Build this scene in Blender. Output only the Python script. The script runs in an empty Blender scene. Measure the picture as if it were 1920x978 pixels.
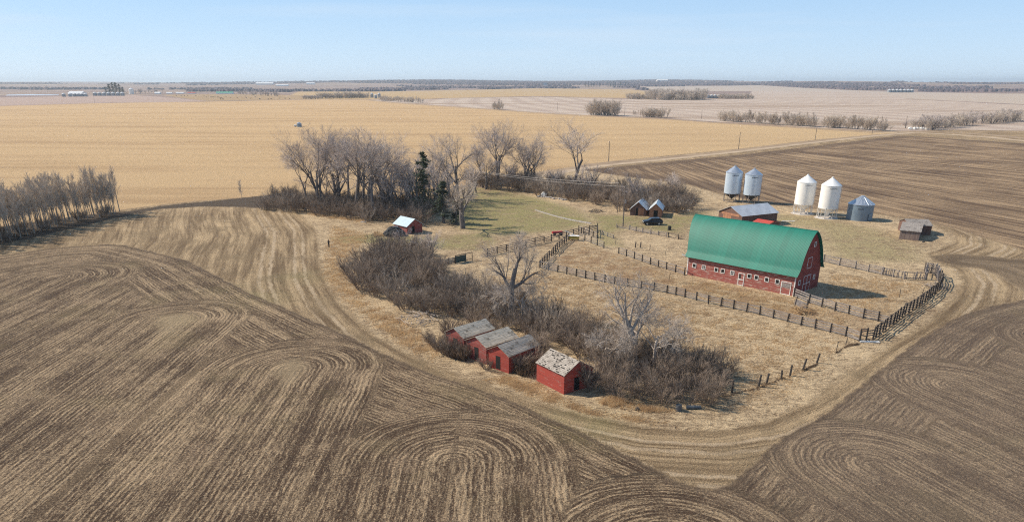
import bpy, math, random
import numpy as np
from mathutils import Vector, Matrix

sc = bpy.context.scene
C = sc.collection
R = math.radians
# ------------------------------------------------------------------ camera
CAM_H = 33.0
F = 1331.0
YC = 720.0
TH = math.atan(565 / F)
cd = bpy.data.cameras.new('camera')
cam = bpy.data.objects.new('camera', cd)
C.objects.link(cam)
cam.location = (0, 0, CAM_H)
cam.rotation_euler = (math.pi / 2 - TH, 0, 0)
cd.sensor_width = 36
cd.lens = 36 * F / 1920
cd.shift_y = (YC - 489) / 1920
cd.clip_start = 0.5
cd.clip_end = 60000
sc.camera = cam
# ------------------------------------------------------------------ sky, sun, exposure
SUN_EL = R(39.5)
SUN_AZ = Vector((-0.962, 0.272, 0)).normalized()      # horizontal direction towards the sun
w = bpy.data.worlds.new('World')
sc.world = w
w.use_nodes = True
wn = w.node_tree
wn.nodes.clear()
sky = wn.nodes.new('ShaderNodeTexSky')
sky.sky_type = 'NISHITA'
sky.sun_disc = False
sky.sun_elevation = SUN_EL
sky.sun_rotation = math.atan2(SUN_AZ.x, SUN_AZ.y)
sky.altitude = 900
sky.air_density = 1.0
sky.dust_density = 0.4
sky.ozone_density = 2.0
bg = wn.nodes.new('ShaderNodeBackground')
bg.inputs[1].default_value = 0.09
wo = wn.nodes.new('ShaderNodeOutputWorld')
# paler, bluer air: the clear-sky model mixed with a pale blue veil that thickens towards the horizon, and a few thin wisps
geo_ = wn.nodes.new('ShaderNodeTexCoord')
sp_ = wn.nodes.new('ShaderNodeSeparateXYZ'); wn.links.new(geo_.outputs['Generated'], sp_.inputs[0])
mr_ = wn.nodes.new('ShaderNodeMapRange'); mr_.inputs[1].default_value = 0.0; mr_.inputs[2].default_value = 0.16
wn.links.new(sp_.outputs[2], mr_.inputs[0])
gr_ = wn.nodes.new('ShaderNodeMix'); gr_.data_type = 'RGBA'
gr_.inputs[6].default_value = (5.6, 7.3, 9.2, 1); gr_.inputs[7].default_value = (2.75, 5.1, 8.2, 1)
wn.links.new(mr_.outputs[0], gr_.inputs[0])
mx_ = wn.nodes.new('ShaderNodeMix'); mx_.data_type = 'RGBA'; mf_ = wn.nodes.new('ShaderNodeMapRange'); mf_.inputs[1].default_value = .12; mf_.inputs[2].default_value = .55; mf_.inputs[3].default_value = .8; mf_.inputs[4].default_value = .15
wn.links.new(sp_.outputs[2], mf_.inputs[0]); wn.links.new(mf_.outputs[0], mx_.inputs[0])
wn.links.new(sky.outputs[0], mx_.inputs[6]); wn.links.new(gr_.outputs[2], mx_.inputs[7])
mp_ = wn.nodes.new('ShaderNodeMapping'); mp_.inputs['Scale'].default_value = (1.5, 3.5, 22); mp_.inputs['Rotation'].default_value = (0.12, 0, 0)
nz_ = wn.nodes.new('ShaderNodeTexNoise'); nz_.inputs['Scale'].default_value = 1.3; nz_.inputs['Detail'].default_value = 6
wn.links.new(geo_.outputs['Generated'], mp_.inputs[0]); wn.links.new(mp_.outputs[0], nz_.inputs['Vector'])
r2_ = wn.nodes.new('ShaderNodeMapRange'); r2_.inputs[1].default_value = .55; r2_.inputs[2].default_value = .85; r2_.inputs[4].default_value = .55
wn.links.new(nz_.outputs[0], r2_.inputs[0])
m3_ = wn.nodes.new('ShaderNodeMix'); m3_.data_type = 'RGBA'; m3_.inputs[7].default_value = (6.3, 7.2, 8.2, 1)
wn.links.new(r2_.outputs[0], m3_.inputs[0]); wn.links.new(mx_.outputs[2], m3_.inputs[6])
wn.links.new(m3_.outputs[2], bg.inputs[0])
wn.links.new(bg.outputs[0], wo.inputs[0])
sd_ = bpy.data.lights.new('sun', 'SUN')
sd_.energy = 4.7
sd_.angle = R(0.53)
sd_.color = (1.0, 0.885, 0.73)
sun = bpy.data.objects.new('sun', sd_)
C.objects.link(sun)
ldir = -(SUN_AZ * math.cos(SUN_EL) + Vector((0, 0, math.sin(SUN_EL))))
sun.rotation_euler = ldir.to_track_quat('-Z', 'Y').to_euler()
sun.location = (0, 0, 200)
sc.view_settings.view_transform = 'Standard'
sc.view_settings.look = 'None'
sc.view_settings.gamma = 1
sc.view_settings.exposure = 0.4
sc.cycles.max_bounces = 5
sc.cycles.volume_bounces = 0
sc.cycles.pixel_filter_type = 'BLACKMAN_HARRIS'
sc.cycles.filter_width = 1.15
sc.cycles.use_denoising = False
sc.cycles.denoiser = 'OPENIMAGEDENOISE'
sc.cycles.denoising_input_passes = 'RGB_ALBEDO_NORMAL'
sc.cycles.denoising_prefilter = 'ACCURATE'

# ------------------------------------------------------------------ survey: a point of the photo to a place on the ground
def P(x, y):
    dx, dy = x - 960, y - YC
    fy = F * math.cos(TH) - dy * math.sin(TH)
    fz = -F * math.sin(TH) - dy * math.cos(TH)
    t = CAM_H / -fz
    return (dx * t, fy * t)
def proj(X, Y, z=0):
    c, s = math.cos(TH), math.sin(TH)
    zz = z - CAM_H
    fw = Y * c - zz * s
    return 960 + F * X / fw, YC - F * (Y * s + zz * c) / fw
def hgt(xb, yb, yt):
    X, Y = P(xb, yb)
    z = 0
    while proj(X, Y, z)[1] > yt and z < 60: z += .02
    return z
def hills(x, y):
    d = np.hypot(x, y)
    t = np.clip((d - 3200) / 5600, 0, 1)
    t = t * t * (3 - 2 * t)
    n = 10 * np.sin(x / 1700 + 1.3) + 6 * np.sin(x / 640 + y / 2100) + 4 * np.sin(x / 330 - y / 900)
    return t * (38 + n * 1.25)

# ------------------------------------------------------------------ mesh helpers
class MB:
    def __init__(s): s.v, s.f, s.m = [], [], []
    def add(s, vs, fs, mi=0):
        o = len(s.v)
        s.v.extend(vs)
        s.f.extend([tuple(i + o for i in f) for f in fs])
        s.m.extend([mi] * len(fs))
    def box(s, x0, x1, y0, y1, z0, z1, mi=0, M=None):
        vs = [Vector(p) for p in ((x0,y0,z0),(x1,y0,z0),(x1,y1,z0),(x0,y1,z0),(x0,y0,z1),(x1,y0,z1),(x1,y1,z1),(x0,y1,z1))]
        if M: vs = [M @ p for p in vs]
        s.add([tuple(p) for p in vs], [(3,2,1,0),(4,5,6,7),(0,1,5,4),(1,2,6,5),(2,3,7,6),(3,0,4,7)], mi)
    def bar(s, a, b, wd, ht, mi=0):
        a, b = Vector(a), Vector(b)
        d = b - a
        L = d.length
        if L < 1e-6: return
        x = d / L
        up = Vector((0, 0, 1)) if abs(x.z) < .95 else Vector((0, 1, 0))
        y = up.cross(x).normalized()
        z = x.cross(y)
        vs = []
        for e in (a, b):
            for sy, sz in ((-1,-1),(1,-1),(1,1),(-1,1)):
                vs.append(tuple(e + y * (sy * wd / 2) + z * (sz * ht / 2)))
        s.add(vs, [(3,2,1,0),(4,5,6,7),(0,1,5,4),(1,2,6,5),(2,3,7,6),(3,0,4,7)], mi)
    def tube(s, pts, rad, n=6, mi=0, cap=False):
        o = len(s.v)
        ref = Vector((.3, .9, .2))
        for i, p in enumerate(pts):
            d = (pts[min(i + 1, len(pts) - 1)] - pts[max(i - 1, 0)])
            if d.length < 1e-9: d = Vector((0, 0, 1))
            d.normalize()
            a = d.cross(ref)
            if a.length < .1: a = d.cross(Vector((1, 0, 0)))
            a.normalize()
            b = d.cross(a)
            for k in range(n):
                t = 2 * math.pi * k / n
                q = p + (a * math.cos(t) + b * math.sin(t)) * rad[i]
                s.v.append((q.x, q.y, q.z))
        for i in range(len(pts) - 1):
            for k in range(n):
                k2 = (k + 1) % n
                s.f.append((o + i*n + k, o + i*n + k2, o + (i+1)*n + k2, o + (i+1)*n + k))
                s.m.append(mi)
        if cap:
            s.f.append(tuple(o + k for k in range(n))); s.m.append(mi)
            q = o + (len(pts)-1)*n
            s.f.append(tuple(q + n - 1 - k for k in range(n))); s.m.append(mi)
    def lathe(s, prof, n=32, cx=0, cy=0, mi=0):
        o = len(s.v)
        for r, z in prof:
            for k in range(n):
                t = 2 * math.pi * k / n
                s.v.append((cx + r * math.cos(t), cy + r * math.sin(t), z))
        for i in range(len(prof) - 1):
            for k in range(n):
                k2 = (k + 1) % n
                s.f.append((o+i*n+k, o+i*n+k2, o+(i+1)*n+k2, o+(i+1)*n+k)); s.m.append(mi)
    def mesh(s, name, mats, smooth=False):
        me = bpy.data.meshes.new(name)
        me.from_pydata(s.v, [], s.f)
        for m in (mats if isinstance(mats, (list, tuple)) else [mats]): me.materials.append(m)
        me.polygons.foreach_set('material_index', s.m)
        if smooth: me.polygons.foreach_set('use_smooth', [True] * len(s.f))
        me.update()
        return me
    def obj(s, name, mats, parent=None, smooth=False):
        o = bpy.data.objects.new(name, s.mesh(name, mats, smooth))
        C.objects.link(o)
        if parent: o.parent = parent
        return o
def tag(o, label=None, cat=None, group=None, kind=None):
    if label: o['label'] = label
    if cat: o['category'] = cat
    if group: o['group'] = group
    if kind: o['kind'] = kind
    return o
def empty(name, x, y, rz=0, z=0, label=None, cat=None, group=None):
    o = bpy.data.objects.new(name, None)
    C.objects.link(o)
    o.location = (x, y, z)
    o.rotation_euler = (0, 0, rz)
    o.empty_display_size = .3
    return tag(o, label, cat, group)
def link_mesh(name, me, parent=None, x=0, y=0, z=0, rz=0, s=1):
    o = bpy.data.objects.new(name, me)
    C.objects.link(o)
    o.parent = parent
    o.location = (x, y, z)
    o.rotation_euler = (0, 0, rz)
    o.scale = (s, s, s) if not isinstance(s, tuple) else s
    return o

# ------------------------------------------------------------------ node helpers
class NT:
    def __init__(s, m):
        s.t = m.node_tree
    def new(s, ty): return s.t.nodes.new(ty)
    def put(s, sock, v):
        if hasattr(v, 'is_linked') or isinstance(v, bpy.types.NodeSocket): s.t.links.new(v, sock)
        else: sock.default_value = v
    def math(s, op, a, b=0.0, c=None, clamp=False):
        n = s.new('ShaderNodeMath'); n.operation = op; n.use_clamp = clamp
        s.put(n.inputs[0], a); s.put(n.inputs[1], b)
        if c is not None: s.put(n.inputs[2], c)
        return n.outputs[0]
    def mix(s, f, a, b):
        n = s.new('ShaderNodeMix'); n.data_type = 'RGBA'
        s.put(n.inputs[0], f)
        s.put(n.inputs[6], a if not isinstance(a, tuple) else a + (1,) if len(a) == 3 else a)
        s.put(n.inputs[7], b if not isinstance(b, tuple) else b + (1,) if len(b) == 3 else b)
        return n.outputs[2]
    def noise(s, vec, scale=1, detail=2, rough=.5, dist=0.0):
        n = s.new('ShaderNodeTexNoise'); n.inputs['Distortion'].default_value = dist
        if vec is not None: s.t.links.new(vec, n.inputs['Vector'])
        n.inputs['Scale'].default_value = scale
        n.inputs['Detail'].default_value = detail
        n.inputs['Roughness'].default_value = rough
        return n.outputs[0]
    def vec(s, x, y, z=0.0):
        n = s.new('ShaderNodeCombineXYZ')
        s.put(n.inputs[0], x); s.put(n.inputs[1], y); s.put(n.inputs[2], z)
        return n.outputs[0]
    def sep(s, v):
        n = s.new('ShaderNodeSeparateXYZ'); s.t.links.new(v, n.inputs[0])
        return n.outputs
    def attr(s, name):
        n = s.new('ShaderNodeAttribute'); n.attribute_name = name
        return n.outputs['Fac']
    def ramp(s, v, a, b, smooth=True):
        n = s.new('ShaderNodeMapRange')
        n.interpolation_type = 'SMOOTHSTEP' if smooth else 'LINEAR'
        s.put(n.inputs[0], v); s.put(n.inputs[1], a); s.put(n.inputs[2], b)
        return n.outputs[0]
    def coord(s, which='Object'):
        return s.new('ShaderNodeTexCoord').outputs[which]
def new_mat(name):
    m = bpy.data.materials.new(name); m.use_nodes = True
    n = NT(m)
    b = m.node_tree.nodes['Principled BSDF']
    return m, n, b
def simple(name, col, col2=None, scale=3, rough=.8, metal=0, bump=0, detail=4, stretch=None, lo=.35, hi=.65):
    m, n, b = new_mat(name)
    co = n.coord()
    if stretch:
        x, y, z = n.sep(co)
        co = n.vec(n.math('MULTIPLY', x, stretch[0]), n.math('MULTIPLY', y, stretch[1]), n.math('MULTIPLY', z, stretch[2]))
    f = n.noise(co, scale, detail, .6)
    if col2 is None: col2 = tuple(c * .7 for c in col)
    n.put(b.inputs['Base Color'], n.mix(n.ramp(f, lo, hi), col, col2))
    b.inputs['Roughness'].default_value = rough
    b.inputs['Metallic'].default_value = metal
    if bump:
        bn = n.new('ShaderNodeBump'); bn.inputs['Distance'].default_value = bump
        n.put(bn.inputs['Height'], f); n.put(b.inputs['Normal'], bn.outputs[0])
    return m
def siding(name, col, col2, grey, pitch=.16, axis='z', wear=.55, rough=.85):
    """painted boards: lap lines, patchy worn paint"""
    m, n, b = new_mat(name)
    co = n.coord()
    x, y, z = n.sep(co)
    xy = n.math('ADD', x, y)
    along, across = (xy, z) if axis == 'z' else (z, xy)
    board = n.math('FRACT', n.math('DIVIDE', across, pitch))
    bid = n.math('FLOOR', n.math('DIVIDE', across, pitch))
    tone = n.noise(n.vec(n.math('MULTIPLY', bid, 3.7), n.math('MULTIPLY', along, .25), 0.0), 1.0, 2)
    w1 = n.noise(n.vec(n.math('MULTIPLY', along, .5 if axis == 'z' else 1.5), n.math('MULTIPLY', across, 2.2), 0.0), 1.6, 6, .7)
    c = n.mix(n.ramp(tone, .3, .7), col, col2)
    c = n.mix(n.ramp(w1, wear, wear + .12), c, grey)
    gap = n.ramp(board, .0, .14)
    c = n.mix(gap, tuple(q * .35 for q in col2), c)
    n.put(b.inputs['Base Color'], c)
    b.inputs['Roughness'].default_value = rough
    bn = n.new('ShaderNodeBump'); bn.inputs['Distance'].default_value = .02
    n.put(bn.inputs['Height'], board); n.put(b.inputs['Normal'], bn.outputs[0])
    return m
def corrugated(name, col, col2, pitch=.3, axis=0, rough=.4, metal=.0, rust=None, bump=.03, seams=False):
    m, n, b = new_mat(name)
    x, y, z = n.sep(n.coord())
    a = (x, y, z)[axis]
    s_ = n.math('SINE', n.math('MULTIPLY', a, 2 * math.pi / pitch))
    f = n.noise(n.coord(), .8, 5, .6)
    c = n.mix(n.ramp(f, .3, .7), col, col2)
    c = n.mix(n.ramp(s_, .75, 1.0), c, tuple(q * .75 for q in col2))
    if seams:
        fr = n.math('FRACT', n.math('DIVIDE', a, .92))
        pid = n.math('FLOOR', n.math('DIVIDE', a, .92))
        tone = n.noise(n.vec(n.math('MULTIPLY', pid, 5.1), 0.0, 0.0), 1.0, 1)
        c = n.mix(n.ramp(tone, .35, .65), c, tuple(q * 1.12 for q in col))
        c = n.mix(n.math('MULTIPLY', n.ramp(fr, .07, .02), .6), c, tuple(q * .45 for q in col2))
        stn = n.noise(n.vec(n.math('MULTIPLY', a, 2.2), n.math('MULTIPLY', y, .25), n.math('MULTIPLY', z, .25)), 1.0, 5, .7)
        c = n.mix(n.math('MULTIPLY', n.ramp(stn, .55, .8), .22), c, (.05, .19, .15))
    if rust: c = n.mix(n.ramp(n.noise(n.coord(), 1.7, 6, .7), .58, .7), c, rust)
    n.put(b.inputs['Base Color'], c)
    b.inputs['Roughness'].default_value = rough
    b.inputs['Metallic'].default_value = metal
    bn = n.new('ShaderNodeBump'); bn.inputs['Distance'].default_value = bump; bn.inputs['Strength'].default_value = .6
    n.put(bn.inputs['Height'], s_); n.put(b.inputs['Normal'], bn.outputs[0])
    return m

M = {}
M['bark'] = simple('bark', (.20, .175, .16), (.10, .085, .08), 2.5, .9, bump=.05, stretch=(3, 3, .6))
M['twig'] = simple('twig', (.58, .50, .45), (.40, .34, .305), .7, .9)
M['palebark'] = simple('pale_bark', (.50, .44, .38), (.26, .22, .19), 2.0, .9, stretch=(3, 3, .6))
M['deadbark'] = simple('dead_bark', (.56, .48, .40), (.36, .30, .25), 2.0, .9, stretch=(3, 3, .6))
M['aspenbark'] = simple('aspen_bark', (.46, .42, .35), (.20, .175, .145), 2.2, .9, stretch=(2, 2, 1.5))
M['aspentwig'] = simple('aspen_twig', (.64, .55, .45), (.46, .39, .32), .7, .9)
M['shrub'] = simple('shrub_twig', (.29, .22, .165), (.17, .13, .10), .9, .9)
M['shrubgrey'] = simple('shrub_twig_grey', (.38, .315, .255), (.24, .195, .155), .9, .9)
M['needle'] = simple('needles', (.075, .095, .045), (.035, .05, .026), 1.5, .8)
M['white'] = simple('white_paint', (.82, .81, .78), (.5, .48, .44), 4, .7)
M['post'] = simple('post_wood', (.085, .07, .06), (.035, .03, .026), 6, .9, stretch=(2, 2, .5))
M['greywood'] = simple('grey_wood', (.33, .295, .275), (.17, .15, .14), 3, .9, stretch=(1, 1, 4), bump=.01)
M['darkwood'] = simple('dark_wood', (.20, .165, .14), (.09, .075, .065), 3, .9, stretch=(1, 1, 4))
M['dark'] = simple('dark_opening', (.008, .007, .006), (.012, .01, .009), 3, .95)
M['glass'] = simple('glass', (.03, .035, .04), (.05, .055, .06), 2, .15)
M['barnred'] = siding('barn_boards', (.40, .125, .10), (.28, .08, .062), (.46, .34, .28), .15, 'z', .51)
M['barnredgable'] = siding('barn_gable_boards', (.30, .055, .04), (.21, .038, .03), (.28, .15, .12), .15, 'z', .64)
M['shedred'] = siding('red_boards', (.40, .062, .042), (.30, .048, .034), (.36, .22, .18), .2, 'z', .55)
M['shedredold'] = siding('worn_red_boards', (.34, .075, .06), (.24, .055, .045), (.27, .2, .18), .2, 'z', .52)
M['orangewood'] = siding('raw_boards', (.40, .20, .11), (.30, .14, .08), (.2, .13, .1), .2, 'x', .58)
M['brownwood'] = siding('brown_boards', (.17, .095, .07), (.12, .065, .05), (.2, .15, .12), .2, 'x', .56)
M['oldwood'] = siding('old_boards', (.25, .19, .16), (.15, .105, .09), (.10, .06, .05), .2, 'x', .55)
M['greenroof'] = corrugated('green_metal', (.003, .16, .112), (.004, .14, .098), .23, 0, .6, bump=.006, seams=True)
M['tinroof'] = corrugated('tin_roof', (.68, .70, .72), (.55, .58, .61), .4, 0, .35, .3, (.30, .22, .17))
M['cleantin'] = corrugated('clean_tin_roof', (.72, .78, .80), (.64, .70, .73), .4, 0, .35, .3)
M['bluetin'] = corrugated('blue_tin_roof', (.50, .63, .69), (.44, .56, .62), .4, 0, .45, .1)
M['redroof'] = corrugated('red_metal', (.55, .075, .035), (.45, .06, .03), .4, 0, .45)
def shingles(name, c1, c2, dk, hole=.0):
    m, n, b = new_mat(name)
    x, y, z = n.sep(n.coord())
    row = n.math('FLOOR', n.math('MULTIPLY', z, 9.0))
    fr = n.math('FRACT', n.math('MULTIPLY', z, 9.0))
    cell = n.noise(n.vec(n.math('MULTIPLY', x, 4.0), n.math('MULTIPLY', row, 5.3), n.math('MULTIPLY', y, .3)), 1.6, 3, .6)
    c = n.mix(n.ramp(cell, .35, .65), c1, c2)
    c = n.mix(n.ramp(n.noise(n.coord(), 1.3, 5, .7), .5, .68), c, dk)
    c = n.mix(n.ramp(fr, .0, .2), dk, c)
    if hole:
        gap = n.noise(n.vec(n.math('MULTIPLY', x, 1.9), n.math('MULTIPLY', n.math('FLOOR', n.math('MULTIPLY', z, 8.0)), 7.7), 0.0), 1.0, 1, .5)
        gap = n.math('ADD', gap, n.math('MULTIPLY', n.ramp(n.math('FRACT', n.math('MULTIPLY', z, 8.0)), .55, .65), -.2))
        c = n.mix(n.ramp(gap, hole, hole + .02), c, (.01, .009, .008))
    n.put(b.inputs['Base Color'], c)
    b.inputs['Roughness'].default_value = .9
    bn = n.new('ShaderNodeBump'); bn.inputs['Distance'].default_value = .04
    n.put(bn.inputs['Height'], n.math('ADD', fr, cell)); n.put(b.inputs['Normal'], bn.outputs[0])
    return m
M['shingle'] = shingles('cedar_shingles', (.74, .64, .50), (.54, .46, .35), (.22, .18, .13))
M['huttop'] = shingles('grey_hut_roof', (.34, .31, .28), (.24, .215, .195), (.11, .095, .085))
M['shinglebrown'] = shingles('brown_shingles', (.66, .55, .43), (.46, .38, .29), (.19, .15, .11))
M['shinglepale'] = shingles('pale_roof_boards', (.42, .375, .325), (.29, .255, .22), (.13, .11, .09), .57)
M['steel'] = simple('galvanised_steel', (.60, .70, .80), (.54, .64, .74), .4, .3, .25, lo=.3, hi=.7)
M['steelcone'] = simple('galvanised_roof', (.66, .70, .74), (.52, .57, .62), 1.2, .3, .7)
M['whitesteel'] = simple('white_steel', (.86, .84, .79), (.82, .80, .75), .5, .35)
M['whitecone'] = simple('white_steel_roof', (.84, .84, .82), (.8, .8, .77), .5, .35)
M['oldsteel'] = corrugated('weathered_steel', (.22, .29, .35), (.17, .23, .29), .2, 2, .45, .3, bump=.006)
M['concrete'] = simple('pale_gravel', (.55, .50, .44), (.38, .33, .28), 3, .95)
M['black'] = simple('black_rubber', (.02, .02, .02), (.03, .03, .03), 4, .8)
M['carpaint'] = simple('black_paint', (.012, .014, .02), (.014, .016, .022), 1, .18)
M['cloth'] = simple('dark_clothing', (.02, .02, .024), (.03, .03, .035), 8, .9)
M['skin'] = simple('skin', (.45, .28, .2), (.42, .26, .19), 5, .6)
M['hair'] = simple('dark_hair', (.03, .02, .015), None, 8, .8)
M['yellow'] = simple('yellow_paint', (.50, .38, .05), (.35, .26, .05), 4, .6)
M['redpaint'] = simple('red_paint', (.45, .03, .03), (.36, .03, .03), 4, .5)
M['bluegrey'] = simple('blue_grey_plastic', (.12, .13, .135), (.08, .085, .09), 4, .5)
M['cow'] = simple('cattle_hide', (.035, .022, .018), (.06, .035, .025), 1, .8)
M['stone'] = simple('pale_stone', (.5, .46, .42), (.3, .27, .24), 4, .9)
def grass_mat(name, c1, c2):
    m, n, b = new_mat(name)
    c = n.mix(n.ramp(n.noise(n.coord(), .5, 4, .6), .35, .65), c1, c2)
    n.put(b.inputs['Base Color'], c); b.inputs['Roughness'].default_value = .9
    tr = n.new('ShaderNodeBsdfTranslucent'); n.put(tr.inputs['Color'], c)
    ms = n.new('ShaderNodeMixShader'); ms.inputs[0].default_value = .5
    n.t.links.new(b.outputs[0], ms.inputs[1]); n.t.links.new(tr.outputs[0], ms.inputs[2])
    n.t.links.new(ms.outputs[0], n.t.nodes['Material Output'].inputs['Surface'])
    return m
M['farwall'] = simple('far_bin_wall', (.30, .32, .33), (.24, .26, .27), 1, .6)
M['farroof'] = simple('far_bin_roof', (.62, .63, .63), (.55, .56, .57), 1, .6)
M['tuft'] = grass_mat('dry_grass', (.66, .50, .30), (.50, .35, .20))
M['tuftorange'] = grass_mat('rusty_grass', (.62, .46, .27), (.48, .33, .19))
M['weed'] = grass_mat('dark_weed', (.24, .17, .11), (.14, .10, .075))
M['wood_far'] = simple('far_wood', (.13, .095, .10), (.075, .058, .068), .004, .95)
M['conifer_far'] = simple('far_conifer', (.03, .04, .03), (.02, .028, .022), .02, .95)
M['greenpaint'] = simple('green_panel', (.04, .075, .06), (.03, .05, .045), 3, .6)
M['greenshed'] = simple('green_roof_sheet', (.12, .42, .28), (.1, .36, .24), 1, .5)
M['wire'] = simple('wire', (.55, .52, .5), None, 1, .5)
M['water'] = simple('pond_ice', (.62, .68, .74), (.5, .58, .66), .01, .3)

# ------------------------------------------------------------------ the ground sheet
rows_px = {
 'gold': [(-1500,203),(0,199),(190,193.5),(370,191),(520,188),(600,186.5),(690,187.5),(760,194),(850,200),(950,207),(1050,214),(1130,218),(1250,223),(1350,230),(1500,239),(1640,247.5),(1688,249),(1530,262),(1387,279),(1250,292),(1141,303),(1090,312),(960,333),(880,350),(760,378),(640,372),(540,362),(480,369),(380,376),(300,384),(230,393),(150,405),(0,432),(-200,458),(-1500,560)],
 'till': [(-1500,620),(-300,500),(0,480),(100,465),(200,458),(233,460),(283,472),(317,480),(353,490),(400,515),(483,557),(533,577),(583,600),(640,625),(700,655),(740,673),(813,703),(893,727),(973,757),(1027,783),(1093,810),(1160,847),(1209,868),(1253,895),(1286,907),(1328,917),(1345,917),(1372,907),(1402,880),(1434,850),(1464,824),(1494,808),(1535,782),(1560,767),(1600,735),(1643,700),(1689,664),(1732,633),(1775,605),(1824,584),(1867,572),(1920,562),(2600,520),(3600,900),(3600,1900),(-1500,1900)],
 'yard': [(560,398),(592,430),(598,470),(606,520),(640,570),(700,625),(770,665),(850,700),(930,725),(1010,752),(1100,778),(1210,800),(1330,806),(1430,792),(1520,750),(1600,690),(1680,640),(1745,600),(1790,560),(1806,528),(1790,505),(1752,490),(1738,476),(1790,455),(1790,440),(1740,418),(1640,401),(1500,391),(1440,384),(1350,365),(1290,347),(1130,325),(1090,318),(960,330),(880,345),(760,372),(640,372),(545,370)],
 'ne': [(1095,319),(1250,303),(1400,289),(1560,270),(1690,254),(1920,269),(2700,330),(3200,560),(1995,545),(1925,470),(1850,446),(1790,428),(1740,416),(1640,399),(1500,389),(1440,382),(1350,363),(1290,345),(1130,325)],
 'lobe': [(1741,481),(1790,475.5),(1880,483),(2100,500),(2100,552),(1925,548),(1885,522),(1840,503),(1790,498),(1757,490)],
 'pale': [(690,187.3),(760,193.6),(850,199.5),(950,206.5),(1050,213.5),(1130,217.5),(1250,222),(1350,229),(1500,238),(1640,246.5),(1700,247),(1780,243),(2000,247),(3500,290),(3500,215),(1920,197),(1700,186),(1640,172),(1410,171),(1400,186),(1180,186),(1010,181.5),(870,184),(790,187)],
 'goldfar': [(560,172),(700,172),(860,169.5),(1000,167.5),(1180,168.5),(1240,173),(1180,184),(1010,180.5),(870,183),(790,186),(690,187),(600,186),(540,180)],
 'pink': [(-1500,190),(0,183),(150,180),(235,177.5),(300,182),(385,189),(370,190.5),(190,193),(0,198.4),(-1500,202)],
 'past': [(300,178),(420,176.5),(540,178),(600,181),(600,186),(520,187.6),(385,189.5)],
 'palefar': [(1200,166),(1420,164.5),(1660,172),(1900,176),(3000,182),(3000,200),(1920,196),(1700,185),(1420,171),(1240,171)],
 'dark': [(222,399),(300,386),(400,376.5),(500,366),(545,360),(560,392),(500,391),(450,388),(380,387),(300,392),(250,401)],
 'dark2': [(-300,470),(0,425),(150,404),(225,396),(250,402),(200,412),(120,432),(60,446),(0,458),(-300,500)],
 'lawn': [(850,385),(880,348),(950,356),(1020,374),(1075,390),(1120,415),(1060,432),(940,442),(860,430),(845,405)],
 'lawn2': [(620,446),(700,438),(810,444),(920,434),(935,452),(905,470),(830,468),(770,455),(640,456)],
 'lawn3': [(1100,400),(1180,404),(1280,402),(1330,395),(1300,425),(1270,440),(1180,425),(1150,440),(1165,462),(1120,460),(1115,425)],
 'lawn4': [(1440,398),(1540,408),(1650,430),(1720,462),(1725,490),(1640,492),(1560,482),(1530,430),(1440,415)],
 'corral': [(1020,500),(1075,450),(1130,468),(1285,520),(1480,560),(1590,592),(1650,604),(1640,632),(1600,634),(1300,560),(1150,530)],
 'patch1': [(300,593),(345,588),(362,600),(330,622),(305,632),(298,610)],
 'patch2': [(530,680),(555,672),(572,686),(556,708),(533,722),(521,700)],
}
polys = {k: np.array([P(*q) for q in v]) for k, v in rows_px.items()}
def sdist(X, Y, poly, closed=True):
    """signed distance, positive inside"""
    n = len(poly)
    d2 = np.full(X.shape, 1e18)
    ins = np.zeros(X.shape, bool)
    for i in range(n if closed else n - 1):
        ax, ay = poly[i]; bx, by = poly[(i + 1) % n]
        ex, ey = bx - ax, by - ay
        wx, wy = X - ax, Y - ay
        t = np.clip((wx * ex + wy * ey) / (ex * ex + ey * ey + 1e-12), 0, 1)
        dd = (wx - ex * t) ** 2 + (wy - ey * t) ** 2
        d2 = np.minimum(d2, dd)
        if closed:
            c = ((ay > Y) != (by > Y)) & (X < (bx - ax) * (Y - ay) / (by - ay + 1e-12) + ax)
            ins ^= c
    d = np.sqrt(d2)
    return np.where(ins, d, -d) if closed else d
def axis_pts(lo, hi, step, end_lo, end_hi, g):
    a = list(np.arange(lo, hi, step))
    s, x, L = step, lo, []
    while x > end_lo:
        s *= g; x -= s; L.append(x)
    s, x, H = step, a[-1], []
    while x < end_hi:
        s *= g; x += s; H.append(x)
    return np.array(L[::-1] + a + H)
gx = axis_pts(-62, 78, .55, -14500, 14500, 1.03)
gy = axis_pts(42, 150, .5, -600, 14500, 1.0125)
GX, GY = np.meshgrid(gx, gy)
X, Y = GX.ravel(), GY.ravel()
fields = {k: sdist(X, Y, p) for k, p in polys.items()}
# furrow coordinates: u across the rows, v along them
u = X.copy(); v = Y.copy()
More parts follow.
